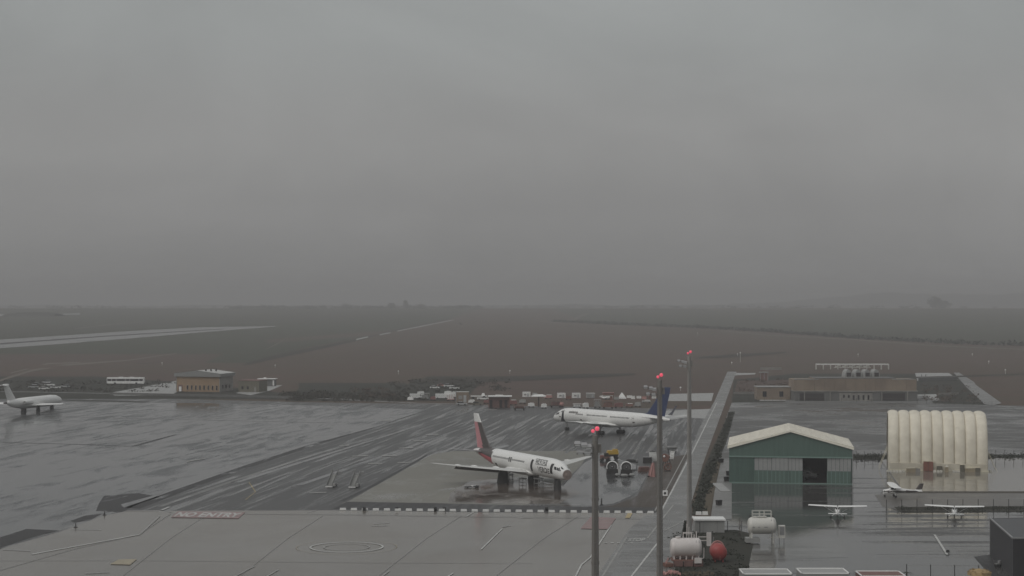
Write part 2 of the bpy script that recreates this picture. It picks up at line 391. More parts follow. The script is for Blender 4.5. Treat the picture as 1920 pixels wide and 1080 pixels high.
# runway and tracks in the fields
P = [(-60, 655), (0, 653), (200, 639), (360, 626), (515, 613), (500, 610), (380, 613), (240, 620), (100, 629), (0, 636), (-60, 640)]
b = MB(); top = [(515, 611.5), (380, 613.5), (240, 621), (100, 630.5), (0, 637), (-60, 641)]; bot = [(515, 612.6), (380, 623), (240, 635), (100, 646), (0, 653), (-60, 657)]
for i in range(len(top)-1):
    q = [G(*top[i]), G(*bot[i]), G(*bot[i+1]), G(*top[i+1])]
    b.face([(x, y, zt(y)+.09) for x, y in q])
tag(b.build('runway', M['runway']), kind='structure')
def rows(name, pts, mt, lift=.25):
    "ribbon whose height in the view is given per point: (px, py, rows)"
    b = MB()
    for a, c in zip(pts, pts[1:]):
        n = 6
        for k in range(n):
            q0 = [a[i]+(c[i]-a[i])*k/n for i in range(3)]; q1 = [a[i]+(c[i]-a[i])*(k+1)/n for i in range(3)]
            q = [G(q0[0], q0[1]-q0[2]/2), G(q0[0], q0[1]+q0[2]/2), G(q1[0], q1[1]+q1[2]/2), G(q1[0], q1[1]-q1[2]/2)]
            b.face([(x, y, zt(y)+lift) for x, y in q])
    return tag(b.build(name, M[mt]), kind='structure')
for nm, pts, mt, lf in (
    ('runway_centre', [(-60, 649.5, 2.6), (0, 645, 2.6), (200, 630.5, 2.0), (420, 617, 1)], 'track_dark', .2),
    ('dirt_track', [(-20, 722, 4), (15, 709, 4), (60, 695, 3.5), (120, 685, 3), (240, 676, 2.2), (330, 663, 1.2)], 'track', .15),
    ('dirt_track', [(20, 700, 2), (90, 682, 2.4), (150, 680, 1.6)], 'track', .13),
    ('dirt_track', [(140, 616.5, 1.2), (200, 609.5, 1.4), (270, 603, .8)], 'track', .2),
    ('field_path', [(668, 637, 2.2), (690, 632, 2.2)], 'pale_conc', .2), ('field_path', [(712, 628, 2), (732, 624, 2)], 'pale_conc', .2),
    ('field_path', [(745, 621, 1.5), (790, 612, 1.5), (850, 600, 1.2)], 'pale_conc', .2),
    ('field_ditch', [(440, 690, 3), (500, 673, 7), (560, 660, 7), (620, 648, 5), (668, 638, 4), (740, 620, 2), (845, 598, 1.2)], 'furrow', .13),
    ('dirt_track', [(1008, 602, 1.2), (1040, 605, 1.2), (1062, 607.3, .8)], 'track', .25),
    ('dirt_track', [(1350, 620.5, 1.2), (1440, 629, 1.6), (1600, 637, 1.6), (1750, 648.5, 1.8), (1850, 653, 1.8), (1990, 658, 1.8)], 'track', .25),
    ('dark_furrow', [(1100, 606, 1.5), (1300, 613, 3), (1440, 621, 4), (1620, 634.5, 4), (1800, 643, 4), (1990, 650, 4)], 'darkscrub', .18),
    ('field_bank', [(1180, 609, 2), (1300, 615, 4), (1440, 624, 6), (1620, 638, 6), (1800, 646, 5), (1990, 653, 5)], 'reddirt', .2),
    ('dirt_track', [(1078, 598, 4), (1090, 592, 4), (1104, 588, 2)], 'track', .25),
    ('dirt_track', [(500, 655, 1), (520, 645, 2), (540, 632, 1)], 'track', .25),
    ('dark_furrow', [(790, 715, 7), (900, 712, 10), (1000, 709, 9), (1100, 705, 7), (1190, 702, 3)], 'furrow', .2),
    ('dark_furrow', [(1310, 671, 3), (1380, 667, 6), (1475, 661, 2)], 'furrow', .2),
    ('dark_furrow', [(0, 690, 3), (160, 688, 2), (300, 680, 1)], 'furrow', .1),
    ('dark_furrow', [(1560, 712, 2), (1800, 706, 3), (1960, 700, 2)], 'furrow', .1),
    ('field_edge', [(1330, 581, 1), (1500, 580.6, 1.2), (1720, 581, 1)], 'track', .3),
    ('field_band', [(-50, 625, 8), (200, 612, 7), (420, 600, 5), (700, 592, 4)], 'leftband', .15),
    ('field_band', [(500, 640, 6), (800, 618, 7), (1100, 622, 6), (1300, 640, 5)], 'redband', .07),
    ('field_band', [(1330, 690, 10), (1600, 672, 12), (1980, 676, 14)], 'redband', .07),
    ('water', [(-60, 592, 3), (0, 591.5, 3.2), (70, 590.5, 2)], 'water', .4), ('water', [(118, 589.5, 1.6), (150, 589, 1.6)], 'water', .4), ('water', [(178, 578.4, 1), (200, 578.2, 1)], 'water', .6)):
    rows(nm, pts, mt, lf)
def hedge(pts, hgt, label, step=9, wd=5):
    r = MB(); o = None
    for a, c in zip(pts, pts[1:]):
        A_, B_ = Vector((*G(*a), 0)), Vector((*G(*c), 0)); n = max(2, int((B_-A_).length/step))
        for k in range(n):
            p = A_+(B_-A_)*(k+random.random())/n; hh = hgt*random.uniform(.55, 1.15)
            r.leaves((p.x, p.y, zt(p.y)+hh*.45), (step*.8, wd, hh*.55), 34, 1.1, hollow=0)
    return tag(r.build('hedgerow', M['leaf_far']), label, 'hedge')
hedge([(1040, 603.5), (1180, 610), (1300, 615), (1440, 623), (1620, 636.5), (1800, 646), (1990, 652)], 4.6, 'long dark hedgerow between the brown field and the grey-green field at right')

# ------------------------------------------------------------------ aprons and roads
sheet('apron', [(-90, 742), (300, 747), (560, 754), (780, 757), (1345, 768), (1290, 860), (1215, 985), (600, 1000), (-90, 1110)], M['apron_dark'], 1)
sheet('apron_wet_area', [(-90, 752), (380, 756), (600, 761), (800, 768), (722, 794), (228, 950), (160, 975), (0, 1030), (-90, 1060)], M['apron_wet'], 2)
sheet('apron_smooth_slab', [(-90, 772), (140, 779), (480, 786), (620, 790), (600, 770), (340, 764), (-90, 760)], M['apron_wet'], 3)
sheet('apron_smooth_slab', [(-90, 827), (0, 829), (250, 836), (330, 815), (120, 812), (-90, 806)], M['apron_wet'], 3)
strip_px('pavement_joint', [(-40, 779), (140, 782), (480, 790), (620, 793)], .8, M['tarmac_new'], 4)
strip_px('pavement_joint', [(-40, 829), (100, 832), (245, 837)], 1.0, M['tarmac_new'], 4)
strip_px('pavement_joint', [(250, 837), (290, 826), (330, 815)], [1.4, 1.6, .8], M['tarmac_new'], 4)
sheet('dark_pavement_strip', [(720, 797), (700, 799), (560, 838), (440, 880), (330, 918), (235, 952), (262, 954), (380, 908), (470, 876), (600, 832)], M['dry_patch'], 4)
sheet('wet_pavement_strip', [(716, 794), (560, 836), (420, 884), (300, 926), (226, 946), (232, 952), (262, 942), (345, 913), (450, 876), (580, 834), (725, 795)], M['apron_wet'], 5)
sheet('dark_patch', [(195, 930), (260, 925), (300, 932), (262, 944), (228, 960), (180, 958), (185, 945)], M['dry_patch'], 4)
sheet('dark_patch', [(0, 1008), (50, 992), (110, 995), (60, 1008), (0, 1028)], M['dry_patch'], 4)
sheet('dark_patch', [(132, 977), (160, 967), (190, 964), (170, 975), (140, 980)], M['dry_patch'], 4)
strip_px('wet_lane', [(440, 905), (600, 856), (780, 800)], [2.2, 1.6, 1], M['apron_wet'], 5)
strip_px('wet_lane', [(300, 950), (420, 908), (560, 862), (690, 822)], [1.2, 1.3, 1.4, .6], M['road'], 5)
strip_px('wet_lane', [(560, 910), (700, 862), (860, 806)], [1.6, 2, 1], M['apron_wet'], 5)
strip_px('wet_lane', [(1215, 850), (1235, 822), (1285, 786)], [1.5, 1.3, 1], M['road'], 5)
strip_px('wet_lane', [(1188, 852), (1222, 800)], [1, 1.4], M['apron_wet'], 5)
strip_px('wet_lane', [(1060, 850), (1130, 800)], [1, 1.2], M['apron_wet'], 5)
sheet('concrete_pad', [(640, 944), (655, 939), (790, 863), (812, 852), (850, 846), (1105, 846), (1090, 872), (1040, 920), (985, 948), (800, 946)], M['concrete_pad'], 4)
strip_px('pad_edge', [(640, 940), (690, 916), (786, 862), (800, 853)], [1.0, .9, .9, .5], M['tarmac_new'], 5)
strip_px('pad_edge', [(655, 939), (820, 942), (985, 946), (1090, 947)], .35, M['pale_conc'], 7)
sheet('wet_asphalt', [(1000, 946), (1050, 918), (1095, 868), (1130, 850), (1215, 880), (1212, 893), (1195, 925), (1150, 945), (1090, 952)], M['apron_wet'], 5)
sheet('wet_concrete', [(845, 925), (880, 903), (940, 897), (1015, 903), (1075, 915), (1088, 924), (1048, 945), (900, 944), (840, 942)], M['wet_conc'], 6)
sheet('dark_asphalt_strip', [(625, 954), (650, 941), (820, 944), (985, 948), (1110, 951), (1236, 952), (1230, 962), (900, 960)], M['tarmac_new'], 6)
sheet('muddy_corner', [(1090, 957), (1150, 948), (1195, 930), (1216, 892), (1226, 862), (1290, 852), (1308, 835), (1300, 850), (1237, 962)], M['mud'], 5)
sheet('front_apron', [(-90, 1054), (0, 1029), (110, 998), (195, 967), (240, 958), (300, 957), (330, 964), (640, 964), (900, 968), (1210, 972), (1185, 1010), (1120, 1150), (-90, 1150)], M['concrete_front'], 2)
sheet('front_apron_border', [(330, 964), (310, 958), (620, 957), (900, 961), (1234, 962), (1212, 972), (900, 968), (640, 965)], M['concrete_front'], 3)
strip_px('pavement_joint', [(0, 1070), (140, 1030), (260, 1003), (320, 964)], .3, M['joint'], 5)
strip_px('pavement_joint', [(330, 964), (640, 966), (900, 970), (1210, 974)], .35, M['joint'], 5)
strip_px('pavement_joint', [(-20, 1052), (300, 1052), (700, 1056), (1000, 1057)], .2, M['joint'], 5)
for xx in (260, 480, 740, 960):
    strip_px('pavement_joint', [(xx-80, 1120), (xx+60, 1010), (xx+125, 968)], .15, M['joint'], 5)
sheet('roadway', [(1364, 697), (1381, 697), (1376, 710), (1357, 764), (1340, 810), (1318, 870), (1300, 930), (1285, 985), (1260, 1090), (1225, 1150), (1050, 1150), (1120, 1080), (1182, 990), (1212, 968), (1240, 958), (1297, 842), (1310, 805), (1340, 752)], M['road'], 7)
sheet('side_apron', [(1120, 1150), (1182, 990), (1212, 966), (1250, 962), (1262, 990), (1240, 1150)], M['slab_mid'], 8)
strip_px('road_edge_line', [(1238, 962), (1300, 845), (1344, 755)], .35, M['white_line'], 9)
strip_px('road_kerb_line', [(1228, 958), (1270, 880), (1298, 828)], .25, M['faint_line'], 9)
# field-side slabs near the road top, right compound
sheet('concrete_slab', [(1236, 739), (1338, 737), (1334, 752), (1232, 752)], M['pale_conc'], 3)
sheet('concrete_slab', [(1255, 770), (1350, 766), (1340, 786), (1285, 783), (1230, 792), (1228, 772)], M['pale_conc'], 4)
sheet('apron_behind_hangars', [(1372, 755), (1600, 752), (1870, 760), (1990, 762), (1990, 868), (1330, 868)], M['apron_back'], 2)
strip_px('pavement_joint', [(1895, 764), (1990, 800)], .5, M['tarmac_new'], 5)
sheet('verge_ground', [(1376, 712), (1495, 700), (1760, 694), (1795, 694), (1880, 764), (1372, 758)], M['darkscrub'], 1)
sheet('red_earth', [(1382, 714), (1492, 712), (1490, 738), (1376, 738)], M['reddirt'], 2)
sheet('concrete_slab', [(1428, 740), (1490, 738), (1490, 752), (1424, 752)], M['pale_conc'], 3)
sheet('concrete_slab', [(1715, 697), (1773, 695), (1797, 712), (1720, 714)], M['pale_conc'], 3)
sheet('concrete_slab', [(1720, 740), (1755, 739), (1762, 751), (1725, 752)], M['pale_conc'], 3)
sheet('concrete_slab', [(1382, 695), (1422, 695), (1415, 702), (1378, 704)], M['pale_conc'], 3)
sheet('access_path', [(1786, 696), (1794, 696), (1826, 716), (1830, 722), (1878, 756), (1862, 760), (1846, 758), (1812, 726)], M['road'], 4)
sheet('yard', [(1480, 742), (1740, 742), (1750, 756), (1470, 756)], M['grey_conc'], 4)
# ditch, verge and hangar side strips
sheet('ditch', [(1368, 772), (1378, 772), (1362, 830), (1345, 866), (1318, 966), (1297, 966), (1318, 880)], M['darkscrub'], 9)
sheet('tan_verge', [(1345, 866), (1352, 866), (1338, 930), (1330, 972), (1315, 972), (1326, 920)], M['verge'], 10)
sheet('hangar_side_path', [(1352, 862), (1372, 862), (1372, 975), (1332, 975), (1340, 920)], M['road'], 10)
sheet('light_aircraft_apron', [(1368, 862), (1672, 862), (1990, 862), (1990, 1150), (1270, 1150), (1300, 972), (1360, 972), (1368, 900)], M['apron_ga'], 3)
sheet('ditch', [(1596, 852), (1668, 854), (1668, 863), (1596, 862)], M['darkscrub'], 8)
sheet('ditch', [(1846, 852), (1990, 854), (1990, 864), (1846, 863)], M['darkscrub'], 8)
sheet('verge_ground', [(1858, 864), (1990, 866), (1990, 886), (1862, 886)], M['verge'], 5)
sheet('tank_yard', [(1240, 1150), (1252, 1020), (1272, 998), (1330, 994), (1380, 994), (1406, 1000), (1412, 1022), (1402, 1070), (1395, 1150)], M['darkscrub'], 6)
sheet('lower_apron_slab', [(1405, 1022), (1580, 1008), (1590, 1045), (1400, 1052)], M['slab_mid'], 5)
sheet('dark_wet_band', [(1640, 928), (1694, 925), (1990, 925), (1990, 952), (1690, 957), (1655, 950)], M['band'], 5)
sheet('ditch', [(1676, 951), (1990, 949), (1990, 960), (1690, 962)], M['gravel'], 6)
# raised slab in front of the inflatable hangar
P = [G(*p) for p in ((1652, 864), (1990, 860), (1990, 924), (1694, 924))]
b = MB().prism(P, -.02, .34)
tag(b.build('raised_slab', M['beige_slab']), kind='structure')

# ------------------------------------------------------------------ markings
mk = []
def line(name, a, c, wd, mt='white_line', lv=12): return strip_px(name, [a, c], wd, M[mt], lv)
line('white_line', (60, 1040), (262, 1003), .45); line('white_line', (262, 1003), (300, 968), .3, 'faint_line')
for a, c in (((5, 1031), (58, 1034)), ((135, 993), (190, 994)), ((236, 958), (300, 959))): line('white_line', a, c, .4, 'faint_line')
line('white_line', (303, 957), (318, 951), .6, 'white_line')
for a, c in (((500, 1082), (522, 1069)), ((716, 1082), (730, 1071)), ((840, 1082), (850, 1075)), ((902, 1031), (942, 992)), ((875, 969), (888, 961)),
             ((575, 962), (595, 957)), ((1078, 1084), (1090, 1060)), ((1090, 1060), (1107, 1046)), ((1107, 1046), (1146, 985)), ((440, 1082), (478, 1062))):
    line('white_line', a, c, .25, 'white_line' if a[0] > 800 else 'faint_line')
for a, c in (((697, 987), (727, 986)), ((700, 983), (730, 981)), ((942, 989), (958, 986)), ((160, 1076), (205, 1074)), ((975, 972), (1000, 971))): line('white_line', a, c, .5, 'faint_line')
for a, c in (((1182, 1084), (1240, 1010)), ((1128, 1084), (1175, 1008)), ((1174, 1007), (1218, 1006)), ((1246, 996), (1300, 968)), ((1214, 1010), (1262, 948))): line('white_line', a, c, .3, 'white_line' if a[0] == 1182 else 'faint_line')
for k in range(5): line('stop_bar', (1133+k*12, 1018.5), (1139+k*12, 1018.4), .6, 'white_line')
for a, c in (((350, 866), (385, 860)), ((580, 925), (612, 924)), ((690, 870), (716, 869.5)), ((798, 815.5), (822, 815)), ((745, 868), (770, 867.5)), ((660, 856), (690, 855)), ((636, 836), (655, 835.5)), ((716, 855), (745, 855)), ((748, 841), (775, 840)), ((775, 827.5), (800, 827)), ((714, 789), (735, 788.5))): rows('white_line', [(a[0], a[1], 1.5), (c[0], c[1], 1.5)], 'faint_line', .11)
strip_px('yellow_line', [(467, 905), (479, 923), (460, 938)], .2, M['yellow_line'], 12)
sheet('tan_marking', [(222, 1050), (257, 1049), (244, 1060), (206, 1059)], M['tan_patch'], 12)
sheet('yellow_marking', [(1177, 963), (1186, 963), (1181, 972), (1172, 972)], M['yellow_line'], 12)
for cx, cy, rads in ((650, 1026.5, ((6.2, 5.85, 'white_line'), (3.9, 3.65, 'faint_line'), (8.4, 8.3, 'tan_patch'))),):
    X, Y = G(cx, cy)
    for ro, ri, mt in rads:
        b = MB()
        for k in range(64):
            a0, a1 = 2*math.pi*k/64, 2*math.pi*(k+1)/64
            b.face([(X+r*math.cos(a), Y+r*math.sin(a), .1) for r, a in ((ri, a0), (ro, a0), (ro, a1), (ri, a1))])
        tag(b.build('circle_marking', M[mt]), kind='structure')
def text_mesh(s, size, bold=0, shear=0):
    cu = bpy.data.curves.new('t', 'FONT'); cu.body = s; cu.size = size; cu.align_x = 'CENTER'; cu.align_y = 'CENTER'; cu.offset = bold; cu.shear = shear
    ob = bpy.data.objects.new('t', cu); C.objects.link(ob)
    me = ob.to_mesh(); vs_ = [v.co.copy() for v in me.vertices]; fs = [tuple(p.vertices) for p in me.polygons]
    ob.to_mesh_clear(); bpy.data.objects.remove(ob); bpy.data.curves.remove(cu)
    return vs_, fs
def paint_text(s, corners, mt, bold=.02, z=.12):
    "lettering painted on the ground, stretched into a quad given by pixels (bl, br, tr, tl)"
    v, f = text_mesh(s, 1, bold)
    x0, x1 = min(p.x for p in v), max(p.x for p in v); y0, y1 = min(p.y for p in v), max(p.y for p in v)
    Q = [Vector((*G(*p), 0)) for p in corners]
    b = MB()
    for p in v:
        u, t = (p.x-x0)/(x1-x0), (p.y-y0)/(y1-y0)
        q = (Q[0]*(1-u)+Q[1]*u)*(1-t)+(Q[3]*(1-u)+Q[2]*u)*t; b.v.append((q.x, q.y, z))
    b.f = list(f); b.m = [0]*len(f)
    return b.build('painted_lettering', M[mt])
rp = sheet('no_entry_marking', [(320, 971), (447, 973), (460, 961), (334, 959.5)], M['red_paint'], 12)
t = paint_text('NO ENTRY', [(325, 969.5), (445, 971.2), (455, 962.5), (337, 961.2)], 'white_line', .035); t.parent = rp; tag(t, 'white letters NO ENTRY')
rp = sheet('red_marking', [(1088, 992), (1140, 993), (1155, 972), (1108, 970)], M['red_paint'], 12)
for k, (a, c) in enumerate((((1106, 975), (1148, 976)), ((1103, 980), (1145, 981)), ((1096, 987), (1138, 988)))):
    o = line('painted_bar', a, c, .35, 'faint_line', 14); o.parent = rp; del o['kind']
t = paint_text('STOP', [(1177, 1016), (1207, 1016), (1211, 1010), (1181, 1010)], 'white_line'); tag(t, kind='structure'); t.name = 'stop_lettering'

# ------------------------------------------------------------------ far land: hills and trees
def ridge(name, Y, x0, x1, top, depth, mt, base=None):
    "a hill with real depth: top(px) gives its skyline row"
    b = MB(); n = 60; rows = 7; R_ = []
    for j in range(rows):
        t = j/(rows-1); yy = Y+(t-.5)*depth; prof = math.sin(math.pi*t)
        row = []
        for i in range(n+1):
            px = x0+(x1-x0)*i/n; zt_ = H-(top(px)-YH)/F*Y
            X = (px-960)/F*Y; z0 = zt(yy)-2
            row.append((X, yy, z0+(zt_-z0)*prof))
        R_.append(row)
    b.rings(R_, cap=False, closed=False)
    return tag(b.build(name, mt, smooth=True), kind='structure')
wob = lambda px, s: 1.2*math.sin(px*.021+s)+.9*math.sin(px*.047+2*s)+.6*math.sin(px*.11+s*3)+.4*math.sin(px*.23+s)
ridge('hills', 8000, 1380, 2100, lambda p: 571-20*min(1, max(0, (p-1400)/230))+wob(p, 1), 1100, M['hill'])
ridge('hills', 7000, 820, 1500, lambda p: 577-6*math.sin(math.pi*min(1, max(0, (p-820)/680)))+wob(p, 2), 900, M['hill'])
ridge('hills', 7600, -200, 950, lambda p: 573+wob(p, 3)*.8, 900, M['hill'])
ridge('mound', 3050, 15, 110, lambda p: 588-3*math.sin(math.pi*min(1, max(0, (p-15)/95)))+.3*wob(p*2, 1), 120, M['darkscrub'])
def tree(px, Y, hpx, wpx, label, n=500, name='tree'):
    X = (px-960)/F*Y; h = hpx/F*Y; wd = wpx/F*Y; z = zt(Y)
    r = empty(name, (X, Y, z), 0, label, 'tree', 'trees on the horizon')
    MB().cyl((0, 0, 0), (0, 0, h*.5), wd*.035+.2, wd*.02+.1, 7).build('trunk', M['bark'], r)
    b = MB()
    for k in range(9):
        a = random.uniform(0, 6.3); rr = random.uniform(.1, .5)*wd*.6; rz = random.uniform(.2, .36)
        b.leaves((rr*math.cos(a), rr*math.sin(a), h*random.uniform(.12, .62)), (wd*random.uniform(.2, .32), wd*.25, h*rz*1.1), n//9, h*.07, hollow=0)
    b.build('crown', M['leaf_far'], r)
    return r
tree(1760, 4600, 24, 56, 'big round dark tree standing alone on the hazy skyline at right', 1500)
tree(1810, 4500, 7, 26, 'low spreading dark tree just right of the big round tree on skyline', 300)
tree(1865, 4400, 6, 16, 'small bush-like tree near right end of the far field edge', 200)
tree(762, 4500, 20, 14, 'tall narrow hazy tree above the end of the pale field path', 300)
tree(735, 4600, 14, 18, 'bushy hazy tree left of the tall narrow tree on horizon', 300)
tree(790, 4650, 13, 26, 'wide hazy tree right of the tall narrow tree on horizon', 300)
tree(648, 4700, 12, 20, 'hazy tree in the middle of the left skyline woods', 300)
tree(864, 2400, 7, 7, 'tiny bush where the pale path meets the horizon', 120)
b = MB()
for k in range(260):
    px = random.uniform(430, 900) if k < 150 else random.uniform(0, 1750); Y = random.uniform(3950, 5200)
    if k >= 150 and 900 < px < 1300: Y = random.uniform(4400, 5200)
    b.leaves(((px-960)/F*Y, Y, zt(Y)+3), (random.uniform(6, 26), 6, random.uniform(2.5, 7)), 26, 1.8, hollow=0)
tag(b.build('woods', M['leaf_far']), 'hazy belt of trees along the far skyline', kind='stuff')
b = MB()
for k in range(420):                                                        # scrub at the airfield edge
    u = random.random()
    if u < .35: px, py = random.uniform(540, 800), random.uniform(738, 753)
    elif u < .6: px, py = random.uniform(-20, 330), random.uniform(714, 735)
    elif u < .8: px, py = random.uniform(735, 960), random.uniform(712, 735)
    else: px, py = random.uniform(535, 620), random.uniform(736, 747)
    X, Y = G(px, py); h = random.uniform(.4, 1.5)
    b.leaves((X, Y, h*.4), (random.uniform(1, 4), 2, h*.7), 22, .4, hollow=0)
tag(b.build('scrub', M['scrub']), 'dark rough scrub at the edge of the apron', kind='stuff')
b = MB()
for k in range(120):
    px, py = random.choice(((random.uniform(660, 735), random.uniform(729, 748)), (random.uniform(1380, 1490), random.uniform(712, 738)), (random.uniform(1730, 1840), random.uniform(722, 758))))
    X, Y = G(px, py); b.leaves((X, Y, .5), (random.uniform(1, 4), 2, .8), 20, .35, hollow=0)
tag(b.build('brown_weeds', M['reed']), 'reddish dead weeds beside the apron', kind='stuff')
b = MB()
for k in range(260):
    t = random.random(); px = 1371-66*t+random.uniform(-6, 8)*(.5+t); py = 775+185*t
    X, Y = G(px, py); b.leaves((X, Y, .2), (.9, 1.6, .32), 12, .26, hollow=0)
for k in range(120):
    px, py = random.uniform(1258, 1405), random.uniform(1000, 1085)
    X, Y = G(px, py); b.leaves((X, Y, .15), (.8, .8, .25), 14, .16, hollow=0)
for k in range(90):
    px, py = random.uniform(1690, 1930), random.uniform(952, 960)
    X, Y = G(px, py); b.leaves((X, Y, .15), (1, .6, .3), 12, .16, hollow=0)
for k in range(70):
    px, py = (random.uniform(1600, 1668) if k % 2 else random.uniform(1848, 1940)), random.uniform(855, 862)
    X, Y = G(px, py); b.leaves((X, Y, .4), (1.2, .6, .6), 14, .25, hollow=0)
tag(b.build('weeds', M['leaf']), 'dark weeds in ditches and around the fuel tanks', kind='stuff')

# ------------------------------------------------------------------ airliners
NOSE = 24.0
SEC = [(0, 3.35, .06, .06), (.35, 3.37, .55, .55), (1.2, 3.5, 1.08, 1.08), (2.4, 3.72, 1.45, 1.42), (3.6, 4.0, 1.72, 1.62), (5, 4.2, 1.92, 1.78), (7, 4.3, 2.02, 1.88),
       (9, 4.3, 2.05, 1.88), (20, 4.3, 2.05, 1.88), (30, 4.3, 2.05, 1.88), (33, 4.38, 1.97, 1.84), (36, 4.58, 1.74, 1.66), (39, 4.82, 1.42, 1.36), (42, 5.0, 1.02, .98), (45, 5.08, .6, .55), (46.8, 5.1, .32, .28), (47.2, 5.1, .16, .14)]
def sec_at(x):
    for a, c in zip(SEC, SEC[1:]):
        if a[0] <= x <= c[0]:
            t = (x-a[0])/(c[0]-a[0]); return tuple(a[i]+t*(c[i]-a[i]) for i in range(1, 4))
    return SEC[-1][1:]
def skin(x, phi, side, off=0):
    "point on the fuselage: x metres aft of the nose, phi angle above the centre line, side +1 port / -1 starboard"
    zc, rz, ry = sec_at(x)
    return Vector((NOSE-x, side*(ry+off)*math.cos(phi), zc+(rz+off)*math.sin(phi)))
def skin_patch(b, x0, x1, z0, z1, side, off=.02, n=6, m=0, slant=0):
    for i in range(n):
        za, zb = z0+(z1-z0)*i/n, z0+(z1-z0)*(i+1)/n
        q = []
        for x, z in ((x0, za), (x1, za), (x1, zb), (x0, zb)):
            xx = x+slant*(z-z0)
            zc, rz, ry = sec_at(xx); s_ = max(-1, min(1, (z-zc)/rz)); q.append(skin(xx, math.asin(s_), side, off))
        b.face(q, m)
def skin_text(s, xc, zc_, size, side, mt, parent, bold=0, shear=0, name='lettering', sx=1.0):
    v, f = text_mesh(s, size, bold, shear)
    b = MB(); rz0 = sec_at(xc)[1]; ph0 = math.asin((zc_-sec_at(xc)[0])/rz0)
    for p in v: b.v.append(tuple(skin(xc+p.x*sx*(-1 if side < 0 else 1), ph0+p.y/rz0, side, .06)))
    b.f = list(f); b.m = [0]*len(f)
    return b.build(name, mt, parent)
def foil(y, xl, xt, z, t, n=8):
    up = [(xl+(xt-xl)*u, z+t*4*(.3*math.sqrt(max(u, 0))-.126*u-.35*u*u+.28*u**3-.104*u**4)*1.25) for u in [i/n for i in range(n+1)]]
    lo = [(xl+(xt-xl)*u, z-t*.55*4*(.3*math.sqrt(max(u, 0))-.126*u-.35*u*u+.28*u**3-.104*u**4)*1.25) for u in [i/n for i in range(n-1, 0, -1)]]
    return [Vector((NOSE-x, y, zz)) for x, zz in up+lo]
